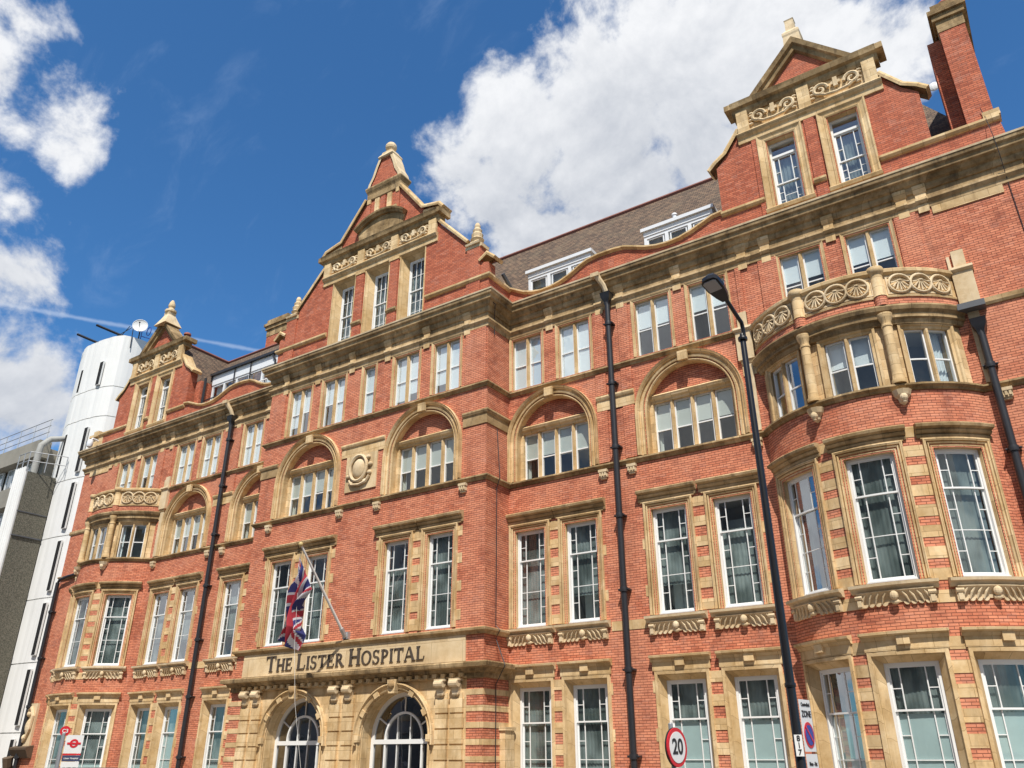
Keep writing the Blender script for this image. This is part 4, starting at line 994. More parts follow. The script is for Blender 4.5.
b.obj('carved_frieze', 'stone_plain', H)
b = MB()     # coping of lower and upper slopes with kneelers
for s in (1, -1):
    cp = [(4.92, 20.55), (3.3, 22.33)]; path = [(s*u, z) for u, z in (cp if s > 0 else cp[::-1])]
    b.band(FC, [(p[0], p[1]) for p in (path[::-1] if s > 0 else path[::-1])], COP(-.5, .12))if False else b.sweep([(p[0], p[1]) for p in path], COP(-.5, .12), lambda u, z, d: FC(u, d, z), side=-1)
    up = [(3.55, 22.90), (3.35, 23.14), (2.42, 23.34), (.98, 25.22)]; path = [(s*u, z) for u, z in (up if s > 0 else up[::-1])]
    b.sweep(path, COP(-.5, .14, .17), lambda u, z, d: FC(u, d, z), side=-1)
    kn = [(6.28, 19.32), (5.95, 19.62), (5.62, 19.40)]
    b.sweep([(s*u, z) for u, z in (kn if s > 0 else kn[::-1])], COP(-.5, .12, .14), lambda u, z, d: FC(u, d, z), side=-1)
    b.poly(FC, sorted([(s*2.45, 22.95)])+[] if False else [(s*2.45, 22.95), (s*3.45, 22.9), (s*3.3, 23.12), (s*2.45, 23.28)], -.4, .02)
b.obj('coping', 'stone', H)
for s in (1, -1):
    b = MB(); b.box(FC, *sorted((s*4.87, s*5.68)), -.45, .06, 20.18, 20.32); finial(b, s*5.27, .2, 20.32); b.obj('finial', 'stone_plain', H)
    b = MB(); b.box(FC, *sorted((s*4.94, s*5.6)), .0, .05, 17.8, 20.15); b.obj('pilaster', 'gable_brick', H)
b = MB()
for s in (1, -1):
    p = [(s*2.85, 0), (s*6.0, 0), (s*6.0, D+.3)]
    b.sweep(p if s > 0 else p[::-1], [(0, 18.58), (.06, 18.60), (.12, 18.68), (.12, 18.76), (0, 18.82)], plan, side=-1)
b.obj('string_course', 'stone', H)
b = MB()    # brick piers between the three gable windows, with stone strips
for s in (1, -1): b.box(FC, s*1.01-.24, s*1.01+.24, 0, .07, 17.8, 21.2)
b.obj('pilaster', 'gable_brick', H)
b = MB()
for s in (1, -1): b.mould(FC, s*1.01-.28, s*1.01+.28, [(.05, 18.58), (.1, 18.60), (.15, 18.68), (.15, 18.76), (.05, 18.8)])
b.obj('string_course', 'stone_dull', H)
b = MB()  # segmental pediment, apron, niches, neck cornice
A = arc(0, 21.75, 2.22, 129, 51, 18)
b.band(FC, A, [(0, 0), (0, .16), (.06, .2), (.12, .28), (.2, .30), (.22, .0)])
b.poly(FC, A+[(1.3, 22.98), (-1.3, 22.98)], -.02, .05)
b.obj('segmental_pediment', 'stone_weathered', H)
b = MB(); b.poly(FC, [(-.95, 23.95), (-.9, 24.22), (.9, 24.22), (.95, 23.95), (.5, 24.05), (0, 24.08), (-.5, 24.05)][::-1], 0, .12)
for s in (1, -1):
    b.box(FC, s*.38-.13, s*.38+.13, -.02, .05, 24.22, 25.12); b.box(FC, s*.88-.10, s*.88+.10, 0, .08, 24.95, 25.2)
b.obj('niche_surround', 'stone', H)
b = MB(); b.box(FC, -.14, .14, 0, .05, 24.22, 25.1); b.box(FC, -1.0, -.78, 0, .05, 24.1, 24.95); b.box(FC, .78, 1.0, 0, .05, 24.1, 24.95); b.obj('pilaster', 'gable_brick', H)
b = MB(); pc = Flat((0, .2, 0), (1, 0, 0), (0, -1, 0))
b.rlathe((0, .22, 0), [(1.0, .24, 25.16), (1.02, .27, 25.2), (1.02, .27, 25.5), (1.02, .29, 25.56), (1.06, .34, 25.66), (1.1, .38, 25.78), (1.08, .37, 25.86), (1.0, .3, 25.92)]); b.obj('cornice', 'stone_weathered', H)
pinp = [(.98, .30, 25.9), (.92, .30, 26.1), (.72, .29, 26.45), (.58, .28, 26.9), (.44, .27, 27.25), (.38, .26, 27.42)]
b = MB(); b.rlathe((0, .22, 0), [(r-.06, r2-.03, z) for r, r2, z in pinp]); b.obj('pinnacle', 'gable_brick', H)
b = MB()
for sx in (-1, 1):
    b.sweep([(sx*r, z) for r, r2, z in pinp][::(1 if sx > 0 else -1)], [(-.12, .10), (.03, .10), (.05, .06), (.05, -.50), (-.12, -.54)], lambda u, z, d: FC(u, d, z), side=-1)
b.rlathe((0, .22, 0), [(.42, .34, 27.36), (.46, .38, 27.42), (.40, .32, 27.55), (.32, .28, 27.62), (.28, .26, 27.74), (.12, .12, 27.78), (.12, .12, 27.86)])
b.sphere((0, .22, 28.1), .28, n=16); b.obj('finial', 'stone_plain', H)

# wings
def wing_gable(s):
    c = s*18.3
    b = MB(); hg = holes_for(FW, lambda z: z > 17)
    b.wall(FW, c-2.35, c+2.35, 17.75, 21.4, hg)
    for q in (1, -1):
        P = [(2.35, 17.75), (3.33, 17.75), (3.33, 20.7), (2.9, 21.12), (2.35, 21.95)]
        P = [(c+q*u, z) for u, z in P]; b.poly(FW, P if q > 0 else P[::-1], -.45, 0)
    b.poly(FW, [(c-1.5, 23.1), (c+1.5, 23.1), (c, 24.85)], -.45, -.02); b.poly(FW, [(c-2.1, 17.75), (c+2.1, 17.75), (c+2.1, 22.0), (c-2.1, 22.0)], -.85, -.8)
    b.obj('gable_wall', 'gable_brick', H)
    b = MB()
    b.mould(FW, c-2.42, c+2.42, [(-.02, 21.30), (.06, 21.31), (.07, 21.5), (.14, 21.56), (.2, 21.66), (.19, 21.71), (0, 21.75)])
    b.box(FW, c-2.35, c+2.35, -.02, .03, 21.72, 22.75)
    for u in (-2.15, 0, 2.15): b.box(FW, c+u-.2, c+u+.2, .03, .16, 21.74, 22.66)
    b.obj('frieze', 'stone', H)
    b = MB(); b.mould(FW, c-2.48, c+2.48, [(-.3, 22.50), (.08, 22.54), (.14, 22.64), (.16, 22.76), (.27, 22.82), (.30, 22.93), (.33, 23.02), (.2, 23.06), (-.3, 23.08)])
    for q in (1, -1): b.box(FW, *sorted((c+q*2.48, c+q*2.70)), -.45, .30, 22.80, 23.03)
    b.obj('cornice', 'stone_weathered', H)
    b = MB()
    for u in (-1.07, 1.07): scroll(b, FW, c+u, 22.2, 1.65, .78)
    b.obj('carved_frieze', 'stone_plain', H)
    b = MB()
    b.sweep([(c-1.70, 23.0), (c, 24.82), (c+1.70, 23.0)], [(-.30, -.02), (-.26, .12), (-.12, .14), (-.08, .24), (.08, .28), (.10, -.5), (-.30, -.45)], lambda u, z, d: FW(u, d, z), side=1)
    b.obj('pediment', 'stone_weathered', H)
    b = MB()
    b.poly(FW, [(c-.18, 24.5), (c+.18, 24.5), (c, 24.7)], 0, .06)
    for q in (1, -1):
        cp = [(3.55, 20.62), (3.3, 20.86), (2.9, 21.12), (2.3, 21.95)]; path = [(c+q*u, z) for u, z in (cp if q > 0 else cp[::-1])]
        b.sweep(path, COP(-.5, .12), lambda u, z, d: FW(u, d, z), side=-1)
    b.obj('coping', 'stone', H)
    b = MB()
    if s > 0: finial(b, c, D+.1, 24.98, 'stump')
    else: finial(b, c, D+.1, 25.3, 'ball')
    b.obj('finial', 'stone_plain', H)
    b = MB(); b.box(FW, c-.17, c+.17, 0, .05, 17.8, 21.3); b.box(FW, c-1.98, c-1.75, 0, .05, 17.8, 21.3) ; b.obj('pilaster', 'gable_brick', H)
    b = MB()
    SP = [(0, 18.58), (.06, 18.60), (.12, 18.68), (.12, 18.76), (0, 18.82)]
    b.mould(FW, c-.2, c+.2, [(.04, 18.58), (.1, 18.60), (.15, 18.68), (.15, 18.76), (.04, 18.8)])
    b.mould(FW, *sorted((c-s*1.83, c-s*3.36)), SP); b.mould(FW, *sorted((c+s*1.83, s*23.45)), SP)
    b.obj('string_course', 'stone', H)
for s in (1, -1): wing_gable(s)
# parapets with the wavy coping
wave = [(6.0, 18.72), (6.3, 18.55), (6.7, 18.32), (7.1, 18.18), (7.55, 18.10), (8.0, 18.12), (8.4, 18.20), (8.79, 18.33), (9.1, 18.48), (9.35, 18.62), (9.65, 18.74), (10.1, 18.80), (10.7, 18.80), (11.16, 18.75), (11.4, 18.66), (11.7, 18.54), (12.0, 18.42), (12.45, 18.31), (12.87, 18.27), (13.35, 18.30), (13.82, 18.42), (14.3, 18.60), (14.6, 18.72), (14.97, 18.76)]
for s in (1, -1):
    b = MB()
    for a, e in zip(wave, wave[1:]):
        L = [(s*a[0], 17.75), (s*e[0], 17.75), (s*e[0], e[1]), (s*a[0], a[1])]; b.poly(FW, L if s > 0 else L[::-1], -.35, 0)
    L = [(s*21.63, 17.75), (s*23.5, 17.75), (s*23.42, 18.62), (s*21.63, 18.62)]; b.poly(FW, L if s > 0 else L[::-1], -.35, 0)
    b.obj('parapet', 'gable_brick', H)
    b = MB(); path = [(s*u, z) for u, z in (wave if s < 0 else wave[::-1])]
    if s < 0: path = path
    b.sweep(path, [(-.02, -.40), (.10, -.40), (.12, .02), (.09, .12), (.03, .12), (0, .05), (-.03, 0)], lambda u, z, d: FW(u, d, z), side=-1)
    b.box(FW, *sorted((s*23.05, s*23.5)), -.4, .06, 18.8, 19.02)
    b.obj('coping', 'stone', H)

# ---- roofs
def quad(b, P):
    P = [Vector(p) for p in P]; e = (P[1]-P[0]); u = e.normalized(); n = e.cross(P[-1]-P[0]).normalized(); v = n.cross(u)
    b.face(P, [((p-P[0]).dot(u), (p-P[0]).dot(v)) for p in P])
rf = MB()
quad(rf, [(-23.4, 1.85, 18.0), (23.4, 1.85, 18.0), (21.5, 6, 24), (-21.5, 6, 24)]); quad(rf, [(-23.4, 11.9, 17.9), (23.4, 11.9, 17.9), (21.5, 6, 24), (-21.5, 6, 24)])
for s in (1, -1): rf.face([(s*23.4, 1.85, 18.0), (s*23.4, 11.9, 17.9), (s*21.5, 6, 24)], [(0, 0), (8, 0), (4, 6)])
for c, hw_, y0 in ((0, 5.7, .4), (18.3, 3.3, D+.42), (-18.3, 3.3, D+.42)):
    zt = 24.0
    for q in (1, -1): quad(rf, [(c+q*hw_, y0, 18.1 if hw_ > 4 else 18.6), (c+q*hw_, 6, 18.1 if hw_ > 4 else 18.6), (c, 6, zt), (c, y0, zt)])
roof = rf.obj('roof', 'roof_tiles', H)
b = MB()
b.tube([(-21.5, 6, 24.02), (21.5, 6, 24.02)], .11, 6)
for c, y0 in ((0, .5), (18.3, D+.45), (-18.3, D+.45)): b.tube([(c, y0, 24.02), (c, 6, 24.02)], .11, 6)
b.obj('ridge_tiles', 'ridge_tile', roof)
b = MB(); b.box(G, -23.3, 23.3, D+.34, D+.6, 17.7, 18.02); b.obj('parapet_gutter', 'lead', H)
# lead flashing by the pavilion
b = MB(); b.tube([(6.05, .9, 19.2), (6.12, 1.6, 18.6), (6.3, 1.9, 18.1)], .09, 6); b.obj('flashing', 'lead', H)
def dormer(x0, x1, y, z0, z1):
    f = MB(); F = Flat((0, y, 0), (1, 0, 0), (0, -1, 0)); n = 3
    f.box(F, x0-.08, x1+.08, -3.2, .12, z1-.02, z1+.12)
    f.box(F, x0, x1, -.1, .03, z1-.22, z1-.025); frame_rect(f, F, x0, x1, z0, z1-.22, .12, -.1, 0)
    for i in range(1, n): x = x0+(x1-x0)*i/n; f.box(F, x-.07, x+.07, -.1, .01, z0+.12, z1-.34)
    for i in range(n):
        a = x0+(x1-x0)*i/n+.09; e = x0+(x1-x0)*(i+1)/n-.09; frame_rect(f, F, a+.03, e-.03, z0+.13, z1-.35, .05, -.08, -.03)
    for x in (x0, x1): f.box(F, x-.03, x+.03, -2.6, -.1, z0, z1)
    dm = f.obj('dormer', 'white_upvc', roof)
    g = MB(); g.wall(F, x0+.1, x1-.1, z0+.1, z1-.3, d=-.06); g.obj('glass', 'glass', dm) if False else g.obj('dormer_glass', 'glass', roof)
    r = MB(); r.wall(F, x0+.05, x1-.05, z0, z1, d=-.35); r.obj('dormer_blind', 'blind', roof)
dormer(6.35, 9.3, 2.35, 18.05, 19.82); dormer(11.6, 14.35, 2.35, 18.05, 19.82)
# long glazed dormer over the left wing with its railing
F = Flat((0, 2.45, 0), (1, 0, 0), (0, -1, 0))
f = MB(); x0, x1 = -14.3, -6.1
f.box(F, x0, x1, -.1, .04, 20.05, 20.62); frame_rect(f, F, x0, x1, 18.1, 20.05, .1, -.1, 0)
for i in range(1, 8): x = x0+(x1-x0)*i/8; f.box(F, x-.06, x+.06, -.1, .01, 18.2, 19.95)
f.box(F, x0+.1, x1-.1, -.08, -.01, 18.9, 18.96)
dm = f.obj('dormer', 'white_upvc', roof)
g = MB(); g.wall(F, x0+.1, x1-.1, 18.2, 19.95, d=-.05); g.obj('dormer_glass', 'glass', roof)
r = MB()
for i in range(8):
    x = x0+(x1-x0)*i/8
    if i in (0, 2, 4, 5): r.wall(F, x+.1, x+.95, 18.9, 20.0, d=-.25)
r.obj('dormer_blind', 'blind', roof)
r = MB(); r.wall(F, x0, x1, 18.0, 20.6, d=-1.2); r.obj('room_interior', 'interior', roof)
b = MB(); b.box(F, x0-.1, x1, .02, .18, 20.60, 20.74); b.box(F, x0-.1, x0+.0, -2, .1, 20.3, 20.7)
b.tube([F(-9.35, .1, 20.6), F(-9.35, .1, 20.45), F(-9.2, .05, 20.2), F(-9.2, .05, 18.0)], .06, 8)
b.tube([F(-12.4, .1, 20.6), F(-12.4, .06, 18.2)], .035, 6); b.tube([F(-11.1, .1, 20.6), F(-11.1, .06, 18.2)], .035, 6)
b.obj('roof_gutter', 'black_iron', H)
def railing(x0, x1, mat):
    b = MB(); y = D+.75; n = int((x1-x0)/.14)
    b.box(G, x0, x1, y-.02, y+.02, 19.10, 19.15); b.box(G, x0, x1, y-.015, y+.015, 18.2, 18.24)
    for i in range(n+1): x = x0+(x1-x0)*i/n; b.tube([(x, y, 18.0), (x, y, 19.12)], .012, 4)
    b.obj('railing', mat, H)
railing(-14.4, -12.9, 'black_iron'); railing(-12.8, -6.1, 'white_paint')
b = MB(); b.box(G, -14.9, -14.45, D+.4, 3.6, 17.8, 20.2); b.obj('parapet', 'gable_brick', H)
b = MB(); b.tube([(-14.4, D+.6, 17.9), (-14.4, D+.6, 20.4)], .07, 8); b.obj('drainpipe', 'black_iron', H)
# chimneys
def chimney(x0, x1, y0, y1, z0, z1, pots=2):
    b = MB(); b.box(G, x0, x1, y0, y1, z0, z1-.9); c = b.obj('chimney', 'gable_brick', roof)
    b = MB(); b.box(G, x0-.02, x1+.02, y0-.02, y1+.02, z1-.9, z1-.45)
    b.box(G, x0-.10, x1+.10, y0-.10, y1+.10, z1-.45, z1-.22); b.box(G, x0-.18, x1+.18, y0-.18, y1+.18, z1-.22, z1-.04)
    b.box(G, x0-.05, x1+.05, y0-.05, y1+.05, z1-.04, z1+.25)
    b.obj('chimney_cap', 'stone_weathered', roof)
    b = MB()
    for i in range(pots):
        y = y0+(y1-y0)*(i+.5)/pots; b.lathe(((x0+x1)/2, y, z1+.2), [(.17, 0), (.14, .3), (.17, .36), (.15, .42)], 10)
    if pots: b.obj('chimney_pot', 'terracotta', roof)
chimney(22.62, 23.36, D+.02, 3.9, 17.8, 23.55, 3)
b = MB(); b.box(G, 22.22, 22.615, D+.62, 3.8, 17.8, 22.9); b.obj('chimney', 'gable_brick', roof)
chimney(-15.35, -13.6, 6.3, 7.4, 22.0, 26.0, 0)
b = MB(); b.lathe((-17.6, 2.45, 23.5), [(.15, 0), (.14, .65), (.22, .7), (.2, .8), (.1, .86)], 10); b.obj('chimney_pot', 'terracotta', roof)
# small satellite dishes and roof light beside the tall chimney, aerial bits on ridge
b = MB(); b.sphere((22.15, 5.8, 24.25), .2, (1, .3, 1), 10); b.obj('satellite_dish', 'dish', roof)
b = MB(); b.face([(21.9, 2.02, 18.35), (22.55, 2.02, 18.35), (22.55, 2.42, 18.92), (21.9, 2.42, 18.92)]); b.obj('rooflight', 'blind', roof)
for x, y, z in ((12.3, 4.0, 21.3), (13.9, 3.2, 20.35)): b = MB(); b.lathe((x, y, z), [(.09, -.3), (.09, .05), (.12, .06), (.10, .14)], 10); b.obj('roof_vent', 'white_upvc', roof)

# ---- drainpipes
def pipe(x, z0, z1, y=D-.20, r=.098, hopper=True, brs=(), nm='drainpipe'):
    b = MB(); b.lathe((x, y, 0), [(r, z0), (r, z1)], 12)
    z = z0+.4
    zs = brs or [1.6+2.35*i for i in range(8)]
    for z in zs:
        if z0 < z < z1:
            b.lathe((x, y, z), [(r+.03, -.07), (r+.035, 0), (r+.03, .07)], 12); b.box(G, x-.17, x+.17, y-.03, D, z-.025, z+.03); b.sphere((x+.16, y-.03, z), .035, n=6); b.sphere((x-.16, y-.03, z), .035, n=6)
    if hopper: b.lathe((x, y, 0), [(.08, z1-.15), (.10, z1), (.17, z1+.12), (.19, z1+.30), (.2, z1+.32)], 4, sq=True)
    b.obj(nm, 'black_iron', H, smooth=True)
    return b
for s in (1, -1):
    pipe(s*10.43, GZ, 16.62)
    b = MB(); b.tube([(s*10.43-.0, D-.2, 16.95), (s*10.43-.05, D-.32, 17.25), (s*10.43-.22, D-.5, 17.62)], [.10, .10, .12], 8); b.box(G, s*10.43-.42, s*10.43-.1, D-.62, D-.42, 17.58, 17.74); b.obj('gutter_outlet', 'stone_plain', H)
pipe(21.52, GZ, 12.05); b = MB(); b.box(G, 21.12, 21.80, D-.36, D-.02, 12.72, 12.90); pass; b.obj('hopper', 'lead', H)
pipe(-23.42, GZ, 10.2, hopper=False); b = MB(); b.tube([(-23.42, D-.2, 10.15), (-23.3, D-.2, 10.35), (-22.6, D-.2, 10.45), (-22.0, D-.15, 10.5)], .07, 8); b.obj('drainpipe', 'black_iron', H)
# lightning conductor cables
b = MB(); b.tube([(23.05, D-.05, 19.2), (23.1, D-.04, 18.9), (23.12, D-.48, 17.82), (23.14, D-.40, 17.2), (23.15, D-.03, 16.5), (23.2, D-.02, 10)], .010, 5); b.obj('lightning_cable', 'black_iron', H)
b = MB(); b.tube([(6.03, .62, 12.4), (6.16, .62, 10.55), (6.03, .62, 10.2), (6.03, .62, 5.5), (6.2, .62, 5.35), (6.03, .62, 5.1), (6.40, .62, 4.25), (6.05, .62, 3.7), (6.05, .62, GZ)], .016, 5); b.obj('lightning_cable', 'black_iron', H)
b = MB(); b.tube([(5.95, -.42, 17.7), (6.3, .05, 17.3), (6.05, .35, 16.9), (6.03, .4, 16.2)], .018, 5); b.obj('lightning_cable', 'black_iron', H)
# side entrance at the left end: carved panel and hood
b = MB(); b.box(FW, -23.5, -22.75, 0, .12, 2.1, 4.1); b.sphere(FW(-23.1, .12, 3.0), .35, (.7, .5, 1.1)); b.tube([FW(-23.4, .15, 2.3), FW(-23.1, .2, 2.5), FW(-22.9, .2, 2.9), FW(-22.85, .18, 3.5), FW(-23.1, .2, 3.9), FW(-23.4, .16, 3.7)], .08, 6)
b.sphere(FW(-23.3, .12, 2.5), .16); b.sphere(FW(-23.3, .12, 3.6), .15); b.obj('carved_panel', 'stone_plain', H)
b = MB(); b.mould(FW, -24.0, -22.45, [(0, 1.55), (.2, 1.6), (.3, 1.8), (.4, 1.95), (.42, 2.05), (0, 2.15)]); b.tube([FW(-23.9, .1, .9), FW(-23.85, .35, 1.2), FW(-23.8, .45, 1.6)], [.15, .22, .25], 8); b.obj('porch_hood', 'stone_brown', H)
# end block on left parapet
b = MB(); b.box(G, -23.75, -22.9, D-.15, D+.5, 18.62, 18.78); b.box(G, -23.5, -22.5, D-.02, D+.4, 17.8, 18.62); b.obj('parapet', 'stone', H)

# ------------------------------------------------------------------ flagpole and flag
def cyl_thing(name, label, cat, pts, r, mat, n=10, group=None):
    b = MB(); b.tube(pts, r, n); o = b.obj(name, mat, None, smooth=True, origin=pts[0]); return tag(o, label, cat, group)
base = Vector((-.05, -.12, 5.52)); tip = Vector((-.20, -2.46, 8.36))
fp = thing('flagpole', 'white flagpole slanting out from above the hospital sign', 'flagpole', base)
b = MB(); b.tube([base, base.lerp(tip, .5), tip], [.055, .048, .035], 12); b.obj('pole', 'pole_white', fp, smooth=True)
b = MB(); b.sphere(tip+Vector((0, -.04, .05)), .085, n=10); b.obj('finial', 'gold_paint', fp)
b = MB(); b.box(G, -.18, .08, -.12, 0, 5.44, 5.68); b.tube([base+Vector((0, .02, 0)), base.lerp(tip, .09)], .085, 10); b.obj('pole_socket', 'galvanised', fp)
b = MB(); b.tube([tip+Vector((0, .1, -.1)), Vector((-.38, -2.34, 8.0)), Vector((-.3, -2.2, 5.0)), Vector((-.1, -2.1, 3.2)), Vector((.35, -1.8, .6))], .006, 4); b.obj('halyard', 'pole_white', fp)
# union flag hanging limp: cloth grid, coloured cell by cell from the flag's own geometry
def union(a, h):           # a along the fly 0..2, h 0..1
    x, y = a-1, h-.5
    if abs(y) < .1 or abs(x) < .1: return 1
    if abs(y) < .1667 or abs(x) < .1667: return 2
    for sg in (1, -1):
        dist = (y-sg*x*.5)/sqrt(1.25)
        if abs(dist) < .10:
            q = (x > 0) != (sg < 0)
            off = dist*(1 if q else -1)*(1 if sg > 0 else -1)
            if -.067 < off*(1 if x > 0 else 1) < 0: return 1
            return 2
    return 0
fl = MB(); NA, NH = 130, 48
A0 = Vector((-.38, -2.34, 8.02)); B0 = Vector((.22, -2.2, 6.85))     # hoist edge
B1 = Vector((-.34, -2.15, 4.90)); A1 = Vector((-.86, -2.3, 5.2))   # fly edge, gathered
def cloth(t, s):
    hoist = A0.lerp(B0, s)
    e0 = A0.lerp(A1, t)+Vector((.10*sin(t*pi), 0, 0)); e1 = B0.lerp(B1, t)+Vector((-.42*sin(min(1, t*1.35)*pi), .05, 0))
    p = e0.lerp(e1, s)
    k = min(1, t*3)
    p += Vector((.05*sin(s*9+t*3), 24*.01*sin(s*19+t*2.5)+.09*sin(s*7-t*7), .03*sin(s*11)))*k
    return p
for i in range(NA):
    for j in range(NH):
        t0, t1, s0, s1 = i/NA, (i+1)/NA, j/NH, (j+1)/NH
        fl.face([cloth(t0, s0), cloth(t1, s0), cloth(t1, s1), cloth(t0, s1)], None, union(2*(t0+t1)/2, 1-(s0+s1)/2))
fo = fl.obj('flag', ['flag_blue', 'flag_red', 'flag_white'], None, smooth=True, origin=tuple(A0))
sm_ = fo.modifiers.new('thick', 'SOLIDIFY'); sm_.thickness = 0.006
tag(fo, 'red white and blue Union flag hanging limp from the slanted pole over the entrance', 'flag')

# ------------------------------------------------------------------ white tower to the left
T = thing('stair_tower', 'tall white fluted concrete stair tower left of the brick hospital with slit windows', 'tower', (-30.5, 6, GZ))
pl = [(-27.5, 12), (-27.3, 8), (-27.25, 5.2), (-27.35, 4.6), (-27.62, 4.02), (-28.3, 3.74), (-29.6, 3.56), (-31.2, 3.52), (-31.7, 3.6), (-32.9, 4.05), (-33.5, 4.6), (-34.1, 6.0), (-34.2, 8), (-34, 12)]
def resample(P, step):
    out = []
    for a, e in zip(P, P[1:]):
        a = Vector(a); e = Vector(e); n = max(1, round((e-a).length/step))
        out += [tuple(a.lerp(e, i/n)) for i in range(n)]
    return out+[P[-1]]
ribs = resample(pl, .17)
path = []
b = MB()
TOP = 27.95
rings = [GZ]+[v for v in (2.85, 6.6, 10.3, 14.05, 17.8, 21.95, 24.1)]+[TOP]
n = len(ribs)
offs = []
for i, (x, y) in enumerate(ribs):
    a = Vector(ribs[max(i-1, 0)]); e = Vector(ribs[min(i+1, n-1)]); t = (e-a).normalized(); nr = Vector((-t.y, t.x)) if False else Vector((t.y, -t.x))
    if (Vector((x, y))+nr-Vector((-30.8, 8))).length < (Vector((x, y))-Vector((-30.8, 8))).length: nr = -nr
    offs.append(Vector((x, y))+nr*((0, .014, .022, .010)[i % 4]))
for zi, (z0, z1) in enumerate(zip(rings, rings[1:])):
    for i in range(n-1):
        p, q = offs[i], offs[i+1]; zz0, zz1 = z0+.03, z1-.03
        b.face([(p.x, p.y, zz0), (q.x, q.y, zz0), (q.x, q.y, zz1), (p.x, p.y, zz1)])
        c_ = Vector((-30.8, 8)); p2 = p+(c_-p).normalized()*.1; q2 = q+(c_-q).normalized()*.1
        b.face([(p.x, p.y, zz1), (q.x, q.y, zz1), (q2.x, q2.y, zz1), (p2.x, p2.y, zz1)]); b.face([(p.x, p.y, zz0), (q.x, q.y, zz0), (q2.x, q2.y, zz0), (p2.x, p2.y, zz0)])
        if z1 < TOP: b.face([(p2.x, p2.y, z1-.031), (q2.x, q2.y, z1-.031), (q2.x, q2.y, z1+.031), (p2.x, p2.y, z1+.031)])
b.face([(p.x, p.y, TOP-.3) for p in offs]); b.obj('shaft', 'tower_white', T)
TF = Flat((0, 3.52, 0), (1, 0, 0), (0, -1, 0))
for z0, z1 in ((24.3, 26.0), (18.2, 21.2), (14.5, 17.45), (10.7, 13.7), (7.0, 9.95), (3.25, 6.2), (.2, 2.5)):
    for x, w_ in ((-28.8, .19), (-31.15, .12)):
        yy = 3.56
        F2 = Flat((0, yy, 0), (1, 0, 0), (0, -1, 0))
        b = MB(); frame_rect(b, F2, x-w_-.02, x+w_+.02, z0-.02, z1+.02, .02, -.05, .052); wf = b.obj('window', 'tower_white', T)
        b = MB(); b.box(F2, x-w_, x+w_, -.04, .055, z0, z1); b.obj('glass', 'dark_void', wf)
# roof plant: beams, railings
b = MB()
for x in (-32.6, -30.2): b.tube([(x+2.4, 4.6, 27.9), (x+.5, 3.0, 28.9)], .09, 4)
b.tube([(-33, 4.6, 28.5), (-28, 4.6, 28.9)], .03, 4); b.tube([(-33, 4.8, 27.9), (-31, 5, 29)], .03, 4); b.tube([(-31, 4.7, 27.8), (-28.5, 4.7, 29.2)], .03, 4)
b.obj('roof_beam', 'black_iron', T)
sd = MB(); c_ = Vector((-27.0, 4.6, 28.75)); dn = Vector((.75, -.6, .1)).normalized(); a_ = dn.cross(Vector((0, 0, 1))).normalized(); b_ = a_.cross(dn)
R_ = .50; pr = [(0, -.14), (.4, -.10), (.75, 0), (.78, .02)]
rg = [[c_+dn*h+(a_*cos(2*pi*k/24)+b_*sin(2*pi*k/24))*r*R_/.78 for k in range(24)] for r, h in [(.02, -.10), (.3, -.08), (.55, -.04), (.78, .02), (.74, .03)]]
for i in range(4):
    for k in range(24): sd.face([rg[i][k], rg[i][(k+1) % 24], rg[i+1][(k+1) % 24], rg[i+1][k]])
sdt = thing('satellite_dish', 'round white satellite dish on top of the white tower', 'satellite dish', (-27.75, 4.6, 27.8))
sd.obj('dish', 'dish', sdt, smooth=True)
b = MB(); b.tube([c_+dn*-.1, c_+dn*-.3, (-27.4, 4.9, 27.7)], .045, 6); b.tube([c_+b_*-.48, c_+dn*.4], .02, 5); b.sphere(c_+dn*.4, .06); b.tube([(-27.35, 4.35, 28.6), (-27.3, 4.4, 27.0)], .03, 5)
b.obj('mount', 'black_iron', sdt)
b = MB(); ringp = [(-26.8+.25*cos(t), 5.2, 28.5+.32*sin(t)) for t in [2*pi*i/16 for i in range(17)]]; b.tube(ringp, .03, 5); b.tube([(-27.35, 5.0, 28.2), (-27.3, 6.6, 28.4)], .03, 5); b.tube([(-27.35, 5.0, 27.8), (-27.3, 5.0, 28.9)], .03, 5); b.tube([(-27.3, 6.5, 27.8), (-27.3, 6.5, 28.6)], .03, 5); b.obj('ladder_hoop', 'blue_sign', T)
tag_ = thing('cctv_camera', 'small white security camera on the parapet corner beside the white tower', 'camera', (-22.0, 1.0, 17.9))
b = MB(); b.tube([(-22.0, .95, 18.0), (-22.0, .6, 18.05), (-22.0, .5, 17.9)], .05, 6); b.obj('arm', 'white_upvc', tag_)
b = MB(); b.lathe((-22.0, .5, 17.45), [(.03, 0), (.14, .08), (.17, .22), (.15, .36), (.1, .46)], 12); b.obj('dome_housing', 'white_upvc', tag_, smooth=True)

